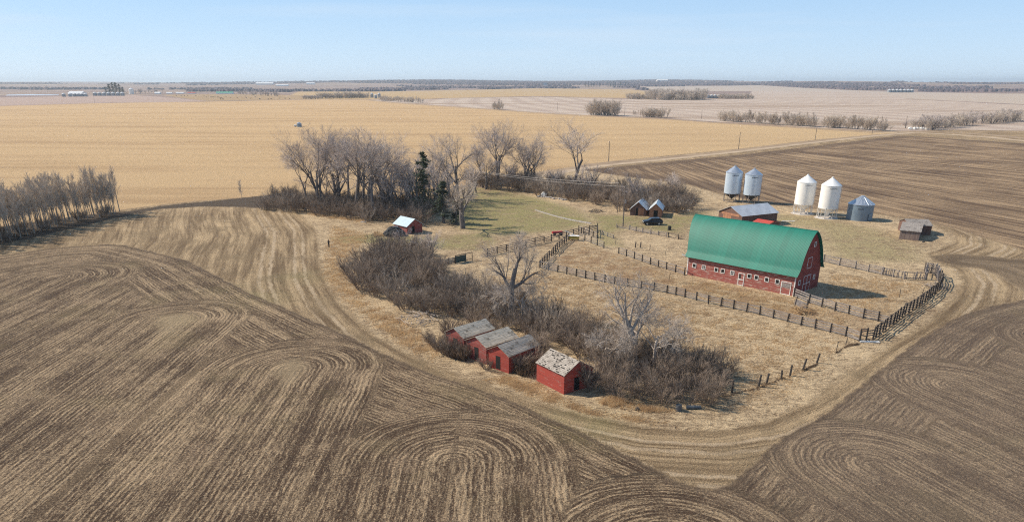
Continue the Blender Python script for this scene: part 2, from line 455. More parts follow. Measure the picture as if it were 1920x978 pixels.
# headland rows follow the field edge
u_h = fields['till']
u = np.where(u_h > -1, u_h, u)
bx0, by0 = P(1287, 514); bx1, by1 = P(1487, 555)
bd = np.array([bx1 - bx0, by1 - by0]); bd /= np.hypot(*bd)
bnorm = np.array([-bd[1], bd[0]])
loops = [((110,520),(.01,-1),13.5),((325,600),(.01,-1),11.0),((545,692),(.01,-1),11.6),((850,862),(.01,-1),11.4),((1265,1040),(.01,-1),12.0),
         ((1640,872),(.36,-.93),9.8),((1790,722),(.36,-.93),9.5),((2010,640),(.36,-.93),9.5)]
best = np.full(X.shape, 1e9)
tillm = fields['till'] > 0
for (c, d, rad) in loops:
    cx, cy = P(*c)
    d = np.array(d); d = d / np.hypot(*d)
    rx, ry = X - cx, Y - cy
    along = rx * d[0] + ry * d[1]
    side = rx * d[1] - ry * d[0]
    dist = np.where(along > 0, np.abs(side), np.hypot(along, side))
    # teardrop: the turn is a little wider than the pass
    ang = np.arctan2(side, -along)
    vv = np.where(along > 0, along, -np.abs(ang) * 5)
    use = tillm & (dist < rad) & (dist < best)
    u = np.where(use, dist, u)
    v = np.where(use, np.where(side > 0, vv, vv + 400), v)
    best = np.where(use, dist, best)
# far left and beyond any loop: plain straight passes
far_straight = tillm & (best > 1e8) & (fields['till'] > 14) & (X < P(1330, 917)[0])
u = np.where(far_straight, X, u)
far_r = tillm & (best > 1e8) & (fields['till'] > 9) & (X >= P(1330, 917)[0])
u = np.where(far_r, X * .93 + Y * .36, u); v = np.where(far_r, X * .36 - Y * .93, v)
# grassy strip: wheel tracks run round the yard
strip = (fields['till'] <= 0) & (fields['yard'] < 0) & (fields['ne'] < 0) & (fields['gold'] < 0) & (Y < 330)
u = np.where(strip, -fields['yard'], u)
nem = fields['ne'] > 0
un = X * bnorm[0] + Y * bnorm[1]
fan = np.clip((X - 30) / 130, 0, 1); fan = fan * fan * (3 - 2 * fan)
u = np.where(nem, X + .42 * (Y - 190) * fan + 2 * np.sin(Y / 50), u); v = np.where(nem, X * .34 - Y * .94, v)
lm = fields['lobe'] > 0
u = np.where(lm, fields['lobe'], u)
green = np.zeros(X.shape)
for k, wd, a in (('lawn', 5, 1), ('lawn2', 2.5, .9), ('lawn3', 5, 1.0), ('lawn4', 6, .6)):
    green = np.maximum(green, a * np.clip((fields[k] + wd * .4) / wd, 0, 1))
for cx, cy, rr, a in ((410,545,4,.4),(560,520,5,.35),(1090,795,4,.5),(335,600,3,.6),(470,560,6,.4)):
    qx, qy = P(cx, cy)
    green = np.maximum(green, a * np.exp(-((X - qx) ** 2 + (Y - qy) ** 2) / rr ** 2))
ga = {'sd_' + k: fields[k] for k in ('gold','till','yard','ne','lobe','pale','goldfar','pink','past','palefar','dark','corral')}
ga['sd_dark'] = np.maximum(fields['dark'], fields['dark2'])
ga['bare'] = np.maximum(fields['patch1'], fields['patch2'])
ga['green'] = green; ga['u'] = u; ga['v'] = v
Z = hills(X, Y)
nx, ny = len(gx), len(gy)
idx = np.arange(nx * ny).reshape(ny, nx)
quads = np.stack([idx[:-1, :-1], idx[:-1, 1:], idx[1:, 1:], idx[1:, :-1]], -1).reshape(-1, 4)
me = bpy.data.meshes.new('ground')
me.vertices.add(len(X)); me.vertices.foreach_set('co', np.stack([X, Y, Z], 1).ravel().astype(np.float32))
me.loops.add(quads.size); me.loops.foreach_set('vertex_index', quads.ravel().astype(np.int32))
me.polygons.add(len(quads)); me.polygons.foreach_set('loop_start', np.arange(0, quads.size, 4, dtype=np.int32))
me.polygons.foreach_set('use_smooth', np.ones(len(quads), bool))
me.update(calc_edges=True)
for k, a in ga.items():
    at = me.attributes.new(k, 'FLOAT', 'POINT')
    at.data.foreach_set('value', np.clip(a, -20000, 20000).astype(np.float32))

def ground_material():
    m, n, b = new_mat('ground')
    geo = n.new('ShaderNodeNewGeometry').outputs['Position']
    x, y, z = n.sep(geo)
    mul = lambda a, k: n.math('MULTIPLY', a, k)
    U, V = n.attr('u'), n.attr('v')
    wob = n.noise(geo, .45, 4, .6)                     # edge wobble
    wobc = n.math('SUBTRACT', wob, .5)
    fine = n.noise(geo, 5.0, 5, .72)                    # straw and clods
    fine2 = n.noise(geo, 2.0, 5, .72, 1.2)
    mid = n.noise(geo, .22, 4, .6)
    big = n.noise(geo, .035, 4, .55)
    def inside(name, w=.4, amp=1.2):
        a = n.math('ADD', n.attr(name), n.math('MULTIPLY', wobc, amp))
        return n.ramp(a, -w, w)
    def lin(*terms):
        r = None
        for t, k in terms:
            q = n.math('MULTIPLY', t, k)
            r = q if r is None else n.math('ADD', r, q)
        return r
    # ---- far country
    farx = n.noise(n.vec(mul(x, .0011), mul(y, .0035)), 1.0, 4, .6)
    farn = n.noise(n.vec(mul(x, .004), mul(y, .02)), 1.0, 4, .6)
    c = n.mix(n.ramp(farx, .42, .58), (.27, .19, .165), (.40, .30, .21))
    c = n.mix(n.ramp(farn, .45, .62), c, (.19, .14, .13))
    # stripes of the pale fields
    ps = n.math('ADD', mul(x, .9), n.math('ADD', mul(y, .10), mul(n.math('SINE', mul(y, .006)), 14.0)))
    pst = n.math('SINE', mul(ps, .16))
    pn = n.noise(n.vec(mul(x, .006), mul(y, .035)), 1.0, 4, .65)
    pale = n.mix(n.ramp(n.math('ADD', mul(pst, .13), pn), .35, .75), (.52, .43, .35), (.40, .31, .25))
    pale = n.mix(n.ramp(n.noise(n.vec(mul(x, .0015), mul(y, .012)), 1.0, 3), .5, .68), pale, (.36, .27, .20))
    gn = n.noise(n.vec(mul(x, .012), mul(y, .11)), 1.0, 5, .62)
    gn2 = n.noise(n.vec(mul(x, .0035), mul(y, .03)), 1.0, 3, .55)
    gn3 = n.noise(n.vec(mul(x, .05), mul(y, .5)), 1.0, 3, .6)
    gold = n.mix(n.ramp(lin((gn, .5), (gn2, .5), (gn3, .06)), .46, .70), (.55, .385, .21), (.42, .28, .15))
    gold = n.mix(mul(n.ramp(x, -60.0, 240.0), .5), gold, n.mix(gn, (.46, .33, .18), (.66, .49, .285)))
    gold = n.mix(mul(n.ramp(fine2, .5, .75), .08), gold, (.56, .40, .22))
    c = n.mix(inside('sd_palefar', 8, 8), c, n.mix(farn, (.50, .42, .34), (.42, .34, .27)))
    c = n.mix(inside('sd_goldfar', 8, 8), c, n.mix(gn2, (.50, .36, .19), (.42, .29, .15)))
    c = n.mix(inside('sd_past', 6, 8), c, n.mix(gn2, (.44, .31, .17), (.30, .21, .12)))
    c = n.mix(inside('sd_pink', 5, 5), c, n.mix(gn2, (.44, .33, .27), (.38, .28, .23)))
    c = n.mix(inside('sd_pale', 3, 3), c, pale)
    c = n.mix(inside('sd_gold', .8, 2), c, gold)
    # ---- rows
    d_ = n.math('ADD', U, n.math('ADD', n.math('MULTIPLY', n.math('SUBTRACT', fine2, .5), .35), n.math('MULTIPLY', n.math('SUBTRACT', mid, .5), 1.2)))
    rmask = n.ramp(n.noise(n.vec(mul(U, .30), mul(V, .05)), 1.0, 4, .65), .36, .60)
    bs = n.noise(n.vec(mul(U, .75), mul(V, .028)), 1.0, 3, .6)
    row = n.math('MULTIPLY', n.math('SINE', mul(d_, 2 * math.pi / .56)), n.math('ADD', mul(rmask, .95), .15))
    band = n.math('SINE', n.math('ADD', mul(U, 2 * math.pi / 2.48), mul(mid, 4.0)))
    st1 = n.noise(n.vec(mul(U, .55), mul(V, .035)), 1.0, 4, .6)
    st2 = n.noise(n.vec(mul(U, 1.7), mul(V, .07)), 1.0, 5, .7)
    st3 = n.noise(n.vec(mul(U, 6.5), mul(V, .9)), 1.0, 4, .7)
    # near-field tilled soil with straw showing between the rows
    tf = lin((row, .115), (bs, .65), (mid, .35), (st1, .35), (st2, .9), (st3, 1.1), (fine, 1.3), (big, .45))
    tilled = n.mix(n.ramp(tf, 2.35, 2.93), (.082, .052, .034), (.58, .425, .262))
    tilled = n.mix(mul(n.ramp(fine, .6, .8), .5), tilled, (.52, .43, .31))
    fl = n.noise(geo, 13.0, 3, .75)
    fl2 = n.noise(n.vec(mul(U, 7.0), mul(V, 3.0)), 1.0, 4, .8)
    tilled = n.mix(mul(n.ramp(fl2, .56, .66), .75), tilled, (.55, .45, .31))
    tilled = n.mix(mul(n.ramp(fl, .46, .36), .8), tilled, (.05, .035, .025))
    tint = n.noise(geo, .09, 3, .6)
    tilled = n.mix(mul(n.ramp(tint, .52, .7), .25), tilled, n.mix(fine, (.17, .13, .06), (.36, .29, .16)))
    tilled = n.mix(mul(n.ramp(n.noise(geo, .14, 5, .7), .5, .68), .45), tilled, n.mix(n.ramp(fine, .4, .6), (.16, .105, .07), (.52, .385, .245)))
    xr = n.ramp(x, 12.0, 32.0)
    tilled = n.mix(mul(xr, .42), tilled, (.23, .175, .13))  # right side veiled grey-brown: pale haze put into the soil colour
    strip = n.mix(n.ramp(lin((st1, .9), (st2, .7), (fine, 1.0), (st3, .6), (big, .5), (bs, .5)), 1.86, 2.38), (.175, .12, .07), (.54, .40, .24))
    for c0 in (3.2, 5.0, 9.5, 11.3):
        rr_ = n.math('ABSOLUTE', n.math('SUBTRACT', n.math('ADD', U, n.math('MULTIPLY', wobc, 1.2)), c0))
        strip = n.mix(n.math('MULTIPLY', n.ramp(rr_, .5, .15), n.ramp(st1, .36, .5)), strip, n.mix(fine, (.42, .31, .20), (.58, .46, .31)))
    strip = n.mix(mul(n.ramp(n.noise(geo, .12, 5, .65), .47, .66), .6), strip, n.mix(fine, (.13, .09, .055), (.36, .27, .16)))
    nst = n.noise(n.vec(mul(U, .28), mul(V, .012)), 1.0, 5, .65)
    nef = lin((st1, .9), (nst, 1.6), (st2, .5), (fine, .6), (big, .7), (mid, .2))
    ne = n.mix(n.ramp(nef, 1.98, 2.58), (.135, .09, .06), (.43, .305, .185))
    # ---- yard grass
    yn = n.noise(n.vec(mul(x, .5), mul(y, .95)), 1.0, 6, .72, 2.0)
    gy_ = lin((mid, .45), (fine, .8), (yn, 1.4), (big, .4))
    yard = n.mix(n.ramp(gy_, 1.22, 1.72), (.20, .135, .083), (.64, .49, .305))
    yard = n.mix(mul(inside('sd_corral', 2, 3), n.ramp(mid, .45, .6)), yard, n.mix(fine, (.23, .14, .085), (.42, .29, .17)))
    yard = n.mix(n.ramp(lin((fine, .5), (yn, .5)), .37, .44), (.12, .078, .048), yard)  # dark specks: shade between grass clumps put into the colour
    gr = n.math('MULTIPLY', n.attr('green'), n.ramp(lin((mid, .8), (fine2, .35), (big, .5)), .58, .88))
    yard = n.mix(mul(n.math('MULTIPLY', gr, n.ramp(yn, .3, .6)), .85), yard, n.mix(n.ramp(lin((fine, .5), (yn, .5)), .35, .65), (.11, .14, .035), (.27, .26, .085)))
    strip_g = n.mix(mul(gr, .8), strip, (.24, .235, .10))
    near = n.ramp(y, 330.0, 300.0)
    notgold = n.math('MULTIPLY', n.math('SUBTRACT', 1.0, inside('sd_gold', .8, 2)), n.ramp(n.attr('sd_pale'), 3.0, -3.0))
    nearf = n.math('MULTIPLY', notgold, n.ramp(y, 700.0, 520.0))
    c = n.mix(nearf, c, strip_g)
    ne = n.mix(n.math('MULTIPLY', n.math('MULTIPLY', n.ramp(n.math('ADD', n.attr('sd_ne'), n.math('MULTIPLY', wobc, 6.0)), 13.0, 6.0), n.ramp(y, 225.0, 245.0)), .7), ne, n.mix(fine, (.09, .06, .042), (.20, .14, .095)))
    c = n.mix(inside('sd_ne', .5, 2), c, ne)
    c = n.mix(mul(inside('sd_lobe', 1.6, 5), .7), c, n.mix(n.ramp(nef, 2.0, 2.8), (.09, .064, .045), (.27, .2, .135)))
    c = n.mix(inside('sd_yard', .6, 3), c, yard)
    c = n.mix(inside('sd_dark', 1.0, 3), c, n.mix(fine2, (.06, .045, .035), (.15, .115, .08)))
    it = inside('sd_till', .4, 2.4)
    c = n.mix(it, c, tilled)
    tg = n.math('MULTIPLY', it, n.math('MULTIPLY', n.attr('green'), n.ramp(fine2, .4, .6)))
    c = n.mix(mul(tg, .6), c, (.26, .24, .09))
    c = n.mix(mul(inside('bare', 1.4, 2.5), .75), c, n.mix(fine, (.30, .22, .13), (.46, .36, .23)))
    # turned-up edge furrow
    e = n.math('ADD', n.attr('sd_till'), n.math('MULTIPLY', wobc, .9))
    edge = n.math('MULTIPLY', n.ramp(e, -.25, .15), n.ramp(e, 1.1, .3))
    c = n.mix(mul(edge, .55), c, n.mix(fine, (.07, .05, .038), (.20, .145, .10)))
    n.put(b.inputs['Base Color'], c)
    b.inputs['Roughness'].default_value = .95
    b.inputs['Specular IOR Level'].default_value = .1
    hh = n.math('ADD', n.math('MULTIPLY', it, lin((row, .035), (st2, .10), (st3, .08), (band, .015))), lin((yn, .5), (fine, .30), (fine2, .22), (fl, .06)))
    bn = n.new('ShaderNodeBump'); bn.inputs['Distance'].default_value = 1.0; bn.inputs['Strength'].default_value = .9
    n.put(bn.inputs['Height'], hh); n.put(b.inputs['Normal'], bn.outputs[0])
    return m
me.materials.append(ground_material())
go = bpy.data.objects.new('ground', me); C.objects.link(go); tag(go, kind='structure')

# ------------------------------------------------------------------ roads (thin sheets on the ground)
def ribbon(name, px, width, mat, z=.008, sub=8):
    pts = [Vector(P(*q)) for q in px]
    fine_ = []
    for i in range(len(pts) - 1):
        a, b = pts[max(i-1,0)], pts[i]; c_, d = pts[i+1], pts[min(i+2,len(pts)-1)]
        for k in range(sub):
            t = k / sub
            fine_.append(.5 * ((2*b) + (c_ - a) * t + (2*a - 5*b + 4*c_ - d) * t*t + (3*b - a - 3*c_ + d) * t**3))
    fine_.append(pts[-1])
    mb = MB(); vs = []
    for i, p in enumerate(fine_):
        d = (fine_[min(i+1, len(fine_)-1)] - fine_[max(i-1, 0)]).normalized()
        nrm = Vector((-d.y, d.x))
        for s_ in (-1, -.33, .33, 1): 
            q = p + nrm * s_ * width / 2
            vs.append((q.x, q.y, z))
    fs = []
    for i in range(len(fine_) - 1):
        for k in range(3): fs.append((i*4+k, i*4+k+1, i*4+k+5, i*4+k+4))
    mb.add(vs, fs)
    o = mb.obj(name, mat); return tag(o, kind='structure')
M['road'] = simple('gravel', (.48, .37, .25), (.36, .265, .17), .15, .95, lo=.3, hi=.7)
M['verge'] = simple('dry_verge', (.36, .26, .16), (.24, .165, .10), .12, .95, lo=.3, hi=.7)
M['palelane'] = simple('packed_lane', (.50, .39, .27), (.36, .27, .18), .2, .95)
ribbon('verge', [(890,352),(960,334),(1090,314),(1141,306),(1250,296),(1387,282),(1530,265),(1640,254),(1700,250)], 9, M['verge'], .004)
ribbon('field_road', [(940,343),(1010,331),(1090,316.5),(1141,309.5),(1250,298.5),(1387,284),(1530,267),(1640,255),(1700,250),(1730,249)], 4.5, M['road'], .010)
ribbon('gravel_road', [(690,188.2),(760,194.8),(850,201),(950,208),(1050,215),(1130,219),(1250,224),(1350,231),(1500,240),(1640,249)], 7, M['verge'], .004)
ribbon('gravel_road', [(1640,248.3),(1700,248.5),(1760,251),(1850,257),(1920,264),(2100,279),(2500,312)], 8, M['road'], .014)
ribbon('verge', [(1640,245.8),(1700,246),(1760,247.5),(1850,252.5),(1920,259),(2100,273)], 9, M['verge'], .004)

# ------------------------------------------------------------------ bare trees
def perp(rng, d):
    a = Vector((rng.gauss(0,1), rng.gauss(0,1), rng.gauss(0,1)))
    a -= a.dot(d) * d
    return a.normalized()
def branch(rng, mt, mc, p, d, L, r, lv, cfg):
    nseg = cfg['seg'][min(lv, len(cfg['seg'])-1)]
    pts, rad = [p.copy()], [r]
    q, dd = p.copy(), d.copy()
    tap = cfg['tip'][min(lv, len(cfg['tip'])-1)]
    for i in range(nseg):
        dd = (dd + perp(rng, dd) * cfg['wob'] * rng.uniform(.3, 1) + Vector((0, 0, cfg['up'] * (1 if lv < 3 else .4)))).normalized()
        q = q + dd * (L / nseg)
        pts.append(q.copy()); rad.append(r * (1 - (1 - tap) * (i + 1) / nseg))
    last = lv >= cfg['max']
    sides = 7 if lv == 0 else (5 if lv == 1 else 3)
    (mt if lv <= cfg['trunk_lv'] else mc).tube(pts, rad, sides)
    if last: return
    kids = cfg['kids'][lv]
    k = rng.randint(*kids)
    s0 = cfg['start'][min(lv, len(cfg['start'])-1)]
    for j in range(k):
        t = s0 + (1 - s0) * (j + rng.uniform(.2, 1)) / k
        t = min(t, 1.0)
        f = t * nseg; i = min(int(f), nseg - 1)
        o = pts[i].lerp(pts[i+1], f - i)
        rr = rad[i] + (rad[i+1] - rad[i]) * (f - i)
        dl = (pts[i+1] - pts[i]).normalized()
        a = R(rng.uniform(*cfg['ang']))
        nd = (dl * math.cos(a) + perp(rng, dl) * math.sin(a)).normalized()
        nl = L * rng.uniform(*cfg['len'][min(lv, len(cfg['len'])-1)]) * (1.15 - .45 * (t - s0) / (1 - s0))
        nr = max(rr * rng.uniform(*cfg['rr']), cfg['minr'])
        branch(rng, mt, mc, o, nd, nl, nr, lv + 1, cfg)
def tree_meshes(seed, cfg, bark, twig, stems=1, lean=.08, name='tree'):
    rng = random.Random(seed)
    mt, mc = MB(), MB()
    for s_ in range(stems):
        a = rng.uniform(0, 6.28)
        off = Vector((math.cos(a), math.sin(a), 0)) * (0 if stems == 1 else cfg.get('foot', .5) * rng.random())
        ln = lean * rng.uniform(.4, 1.4)
        d = Vector((math.cos(a) * ln, math.sin(a) * ln, 1)).normalized()
        branch(rng, mt, mc, off - Vector((0, 0, .1)), d, cfg['L'] * rng.uniform(.8, 1.1), cfg['r'] * rng.uniform(.8, 1.1), 0, cfg)
    for mb in (mt, mc):
        pass
    zs = [q[2] for q in mc.v]
    return (mt.mesh('trunk', bark, True), mc.mesh('crown', twig)), max(zs)
cott = dict(L=9, r=.42, seg=[5,5,4,3,2], tip=[.62,.3,.25,.2,.25], wob=.16, up=.05, kids=[(3,5),(5,7),(8,9),(9,11)], start=[.42,.28,.2,.15],
            ang=(20,54), len=[(.8,1.1),(.45,.78),(.4,.62),(.4,.65)], rr=(.46,.7), minr=.015, max=4, trunk_lv=2)
dead = dict(cott, kids=[(5,6),(7,8),(8,9),(6,8)], L=5.5, r=.27, wob=.24, ang=(25,65), minr=.016, up=.02, rr=(.42,.62))
asp = dict(L=11, r=.13, seg=[6,3,2,2], tip=[.2,.2,.3,.4], wob=.045, up=.03, kids=[(30,36),(8,10),(6,8)], start=[.3,.15,.1],
           ang=(14,34), len=[(.15,.27),(.35,.55),(.4,.6)], rr=(.35,.5), minr=.012, max=3, trunk_lv=0)
shr = dict(L=2.6, r=.045, seg=[4,3,2], tip=[.35,.35,.5], wob=.16, up=.03, kids=[(7,9),(6,8)], start=[.15,.1],
           ang=(18,45), len=[(.4,.65),(.35,.6)], rr=(.5,.7), minr=.013, max=2, trunk_lv=-1, foot=.9)
small = dict(L=3.6, r=.11, seg=[4,4,3,2], tip=[.5,.3,.3,.4], wob=.16, up=.05, kids=[(4,6),(6,8),(6,7)], start=[.2,.2,.1],
             ang=(20,50), len=[(.6,.95),(.4,.6),(.4,.6)], rr=(.5,.7), minr=.016, max=3, trunk_lv=1, foot=.4)
COT = [tree_meshes(10 + i, cott, M['bark'], M['twig'], stems=(1, 2, 1, 3, 1, 2)[i], lean=.13) for i in range(6)]
DEAD = [tree_meshes(40 + i, dead, M['deadbark'], M['deadbark'], stems=1, lean=.1) for i in range(3)]
ASP = [tree_meshes(60 + i, asp, M['aspenbark'], M['aspentwig'], lean=.06) for i in range(5)]
UPR = [tree_meshes(46, dict(dead, kids=[(4,5),(6,8),(8,9),(7,8)], len=[(.7,1.0),(.5,.8),(.45,.65),(.45,.65)], start=[.45,.2,.15,.1], ang=(18,55), up=.06, L=7.0, wob=.26, r=.62, rr=(.45,.68)), M['bark'], M['deadbark'], lean=.05),
       tree_meshes(47, dict(dead, kids=[(5,6),(6,8),(7,8),(5,7)], start=[.3,.2,.15,.1], ang=(22,64), up=.045, L=6.0, wob=.28, r=.62, rr=(.42,.64), trunk_lv=1), M['palebark'], M['deadbark'], lean=.05)]
fuz = dict(L=6.5, r=.10, seg=[4,3,2], tip=[.25,.3,.4], wob=.10, up=.05, kids=[(12,15),(8,10)], start=[.15,.1],
           ang=(18,45), len=[(.25,.45),(.35,.6)], rr=(.35,.5), minr=.03, max=2, trunk_lv=0, foot=2.6)
SMA = [tree_meshes(80 + i, small, M['bark'], M['twig'], stems=3, lean=.3) for i in range(3)]
FUZ = [tree_meshes(90 + i, fuz, M['aspenbark'], M['aspentwig'], stems=8, lean=.3) for i in range(3)]
def shrub_mesh(seed, mat, stems, spread, cfg=shr):
    rng = random.Random(seed)
    mb = MB()
    for s_ in range(stems):
        a = rng.uniform(0, 6.28); rad = rng.random() ** .5
        off = Vector((math.cos(a), math.sin(a), 0)) * rad * cfg['foot']
        t = spread * (.25 + rad)
        d = Vector((math.cos(a) * t, math.sin(a) * t, 1)).normalized()
        branch(rng, mb, mb, off - Vector((0, 0, .05)), d, cfg['L'] * rng.uniform(.6, 1.15), cfg['r'] * rng.uniform(.7, 1.2), 0, cfg)
    return mb.mesh('shrub', mat)
SHR = [shrub_mesh(100 + i, M['shrub'], 20, .55) for i in range(4)]
SHG = [shrub_mesh(120 + i, M['shrubgrey'], 17, .5) for i in range(3)]
def put_tree(kind, name, x, y, h, label, cat='tree', group=None, rz=None, rng=random.Random(5), wide=1.0):
    (mt, mc), H = kind
    s = h / H
    e = empty(name, x, y, rng.uniform(0, 6.28) if rz is None else rz, 0, label, cat, group)
    e.location.z = float(hills(np.array(x), np.array(y)))
    e.scale = (s * wide, s * wide, s)
    link_mesh('trunk', mt, e); link_mesh('crown', mc, e)
    return e

# left aspen grove
rng = random.Random(3)
grove = [P(*q) for q in [(-60,470),(-60,440),(0,435),(60,425),(110,413),(170,404),(225,396),(215,402),(165,412),(110,425),(60,440),(0,456)]]
def in_poly(p, poly):
    x, y = p; c = False
    for i in range(len(poly)):
        ax, ay = poly[i]; bx, by = poly[(i+1) % len(poly)]
        if (ay > y) != (by > y) and x < (bx-ax)*(y-ay)/(by-ay+1e-12)+ax: c = not c
    return c
def scatter(poly, gap, rng, tries=4000, lim=400):
    xs = [q[0] for q in poly]; ys = [q[1] for q in poly]
    out = []
    for _ in range(tries):
        p = (rng.uniform(min(xs), max(xs)), rng.uniform(min(ys), max(ys)))
        if in_poly(p, poly) and all((p[0]-q[0])**2 + (p[1]-q[1])**2 > gap*gap for q in out): out.append(p)
        if len(out) >= lim: break
    return out
g_pts = scatter(grove, 1.5, rng, 9000, 175)
for i, p in enumerate(g_pts):
    put_tree(ASP[i % 5], 'aspen_tree', p[0], p[1], rng.uniform(8, 13.5), 'slender leafless aspen inside the dense grove at the left edge of the photo', 'tree', 'aspens of the left grove')
for i, (x, y, h, lab) in enumerate([(183,402,13,'tall leafless aspen just left of the two separate trunks ending the grove'),(193,401,12,'leafless aspen third from the right end of the left grove'),(201,400,11,'leafless aspen second from the right end of the left grove'),(214,402,11.5,'rightmost leafless aspen of the left grove, standing a little apart')]):
    X0, Y0 = P(x, y); put_tree(ASP[(i+2) % 5], 'aspen_tree', X0, Y0, h, lab)
for p in scatter(grove, 4.5, rng, 3000, 26):
    o = link_mesh('shrub', SHR[rng.randrange(4)], None, p[0], p[1], 0, rng.uniform(0, 6.28), rng.uniform(.6, .95))
    tag(o, 'low dark shrub under the aspens of the left grove', 'shrub', 'undergrowth shrubs of the left grove')
# windbreak: big leafless cottonwoods (base pixel, top pixel, mesh, label)
big = [(603,392,232,3,'broad leafless cottonwood at the left end of the windbreak, touching the gold field'),
 (580,388,262,0,'leafless cottonwood with low arching limbs, left of the broad one'),
 (640,385,236,1,'leafless cottonwood standing just right of the broad leftmost tree'),
 (668,402,238,4,'tall leafless cottonwood leaning left in the windbreak, dark thick trunk'),
 (688,400,240,5,'leafless cottonwood with a forked top, left of the straight one'),
 (700,408,250,2,'straight dark cottonwood second from the right of the left tree group'),
 (722,396,246,0,'rightmost leafless cottonwood of the left tree group'),
 (655,380,250,2,'slim leafless cottonwood behind the forked trees of the windbreak'),
 (815,385,262,1,'leafless tree rising just behind the two dark spruces'),
 (860,372,250,4,'crooked leafless tree right of the spruces with bent limb at the top'),
 (905,352,262,2,'thin leafless tree between the spruces and the hedge row'),
 (933,348,224,3,'tall slender leafless tree over the left part of the long hedge'),
 (912,355,285,5,'short leafless tree leaning right over the left end of the hedge'),
 (985,350,245,5,'spreading multi stemmed cottonwood above the middle of the long hedge'),
 (1002,352,262,1,'low forked cottonwood close to the right of the spreading one'),
 (1072,358,222,0,'lone large cottonwood with wide open crown at the right of the hedge')]
rng = random.Random(8)
for (x, y, yt, k, lab) in big:
    X0, Y0 = P(x, y)
    put_tree(COT[k], 'cottonwood_tree', X0, Y0, hgt(x, y, yt) * 1.05, lab, rz=rng.uniform(0, 6.28), wide=1.5 if x == 1072 else (.9 if x < 610 else 1.05))
for i_, (x, y, yt) in enumerate([(622,388,290),(735,392,295),(772,388,300),(800,384,300),(845,376,295),(895,362,300),(960,352,305),(1045,358,315)]):
    X0, Y0 = P(x, y); put_tree(SMA[i_ % 3], 'leafless_tree', X0, Y0, hgt(x, y, yt), 'young leafless tree filling the gaps between the big windbreak cottonwoods', 'tree', 'young trees of the windbreak', wide=1.2)
for (x, y, yt, k, lab) in [(760,392,290,0,'small leafless tree right of the left cottonwoods'),(785,395,285,1,'small leafless tree just left of the dark spruces'),(740,400,300,2,'low twiggy tree at the foot of the left cottonwoods'),(950,350,300,1,'low twiggy tree in front of the long hedge trees'),
      (1100,368,300,0,'low bushy tree at the right foot of the lone cottonwood'),(1190,385,322,2,'grey bushy tree behind the power pole'),(1255,372,322,1,'grey leaning tree behind the two small sheds'),(835,392,300,2,'scrubby leafless tree between the spruces and the crooked tree'),
      (758,470,425,1,'small leafless tree at the top of the central thicket'),(797,488,432,0,'thin leafless tree left of the picket fence'),(808,487,430,2,'twin stemmed leafless tree right beside the picket fence')]:
    X0, Y0 = P(x, y); put_tree(SMA[k], 'leafless_tree', X0, Y0, hgt(x, y, yt), lab)
X0, Y0 = P(455, 378); put_tree(ASP[1], 'sapling', X0, Y0, hgt(455, 378, 335), 'lone leafless sapling at the lower edge of the gold field')
# dead pale trees
for (x, y, yt, k, lab) in [(957,602,428,3,'bare pale grey tree with crooked top behind the red granaries'),(978,606,520,2,'low leaning pale tree beside the crooked grey tree'),
     (868,428,330,3,'pale dead tree with a dark trunk right of the spruces'),(1190,680,500,4,'large pale dead tree in the front thicket right of the red sheds'),(1222,690,575,2,'smaller pale dead tree leaning right in the front thicket'),
     (1128,690,600,0,'broken pale dead tree behind the roofless looking shed')]:
    X0, Y0 = P(x, y); put_tree((DEAD + UPR)[k], 'dead_tree', X0, Y0, hgt(x, y, yt), lab, wide=.62 if x == 957 else 1.0)
# shrubs
def thicket(px, gap, pool, smin, smax, label, group, seed, lim=200):
    poly = [P(*q) for q in px]
    rg = random.Random(seed)
    for p in scatter(poly, gap, rg, 4000, lim):
        s = rg.uniform(smin, smax)
        o = link_mesh('shrub', pool[rg.randrange(len(pool))], None, p[0], p[1], 0, rg.uniform(0, 6.28), (s, s, s * rg.uniform(.8, 1.15)))
        tag(o, label, 'shrub', group)
MIX = SHR + SHG
thicket([(480,392),(545,375),(640,380),(700,385),(800,385),(850,378),(850,392),(800,405),(790,425),(740,415),(690,415),(640,408),(560,398)], 3.1, SHR+SHG[:1], 1.0, 1.55, 'brown leafless shrub at the feet of the windbreak cottonwoods', 'shrubs under the windbreak', 21, 90)
thicket([(870,348),(900,340),(1000,345),(1080,350),(1180,365),(1290,370),(1300,392),(1270,397),(1180,400),(1140,388),(1080,378),(1000,365),(900,352)], 3.3, MIX, 1.1, 1.75, 'dense leafless shrub in the long hedge below the field road', 'shrubs of the long hedge', 22, 90)
thicket([(665,520),(690,480),(732,470),(780,472),(800,500),(830,530),(850,560),(860,585),(800,590),(740,580),(690,560)], 2.5, SHR+SHG[:1], .7, 1.5, 'dark brown leafless shrub in the round thicket left of the granaries', 'shrubs of the central thicket', 23, 60)
thicket([(840,545),(900,540),(940,560),(1010,590),(1090,620),(1160,650),(1150,690),(1110,680),(1080,660),(1000,635),(960,615),(900,600),(850,595)], 2.2, SHR+SHG[:2], .6, 1.4, 'leafless grey shrub growing behind the four red granaries', 'shrubs behind the granaries', 24, 60)
thicket([(1110,690),(1160,665),(1240,660),(1330,680),(1360,715),(1350,755),(1290,765),(1200,755),(1140,740),(1110,725)], 2.0, SHR+SHG[:1], .55, 1.25, 'dark leafless shrub in the front thicket right of the nearest red shed', 'shrubs of the front thicket', 25, 70)
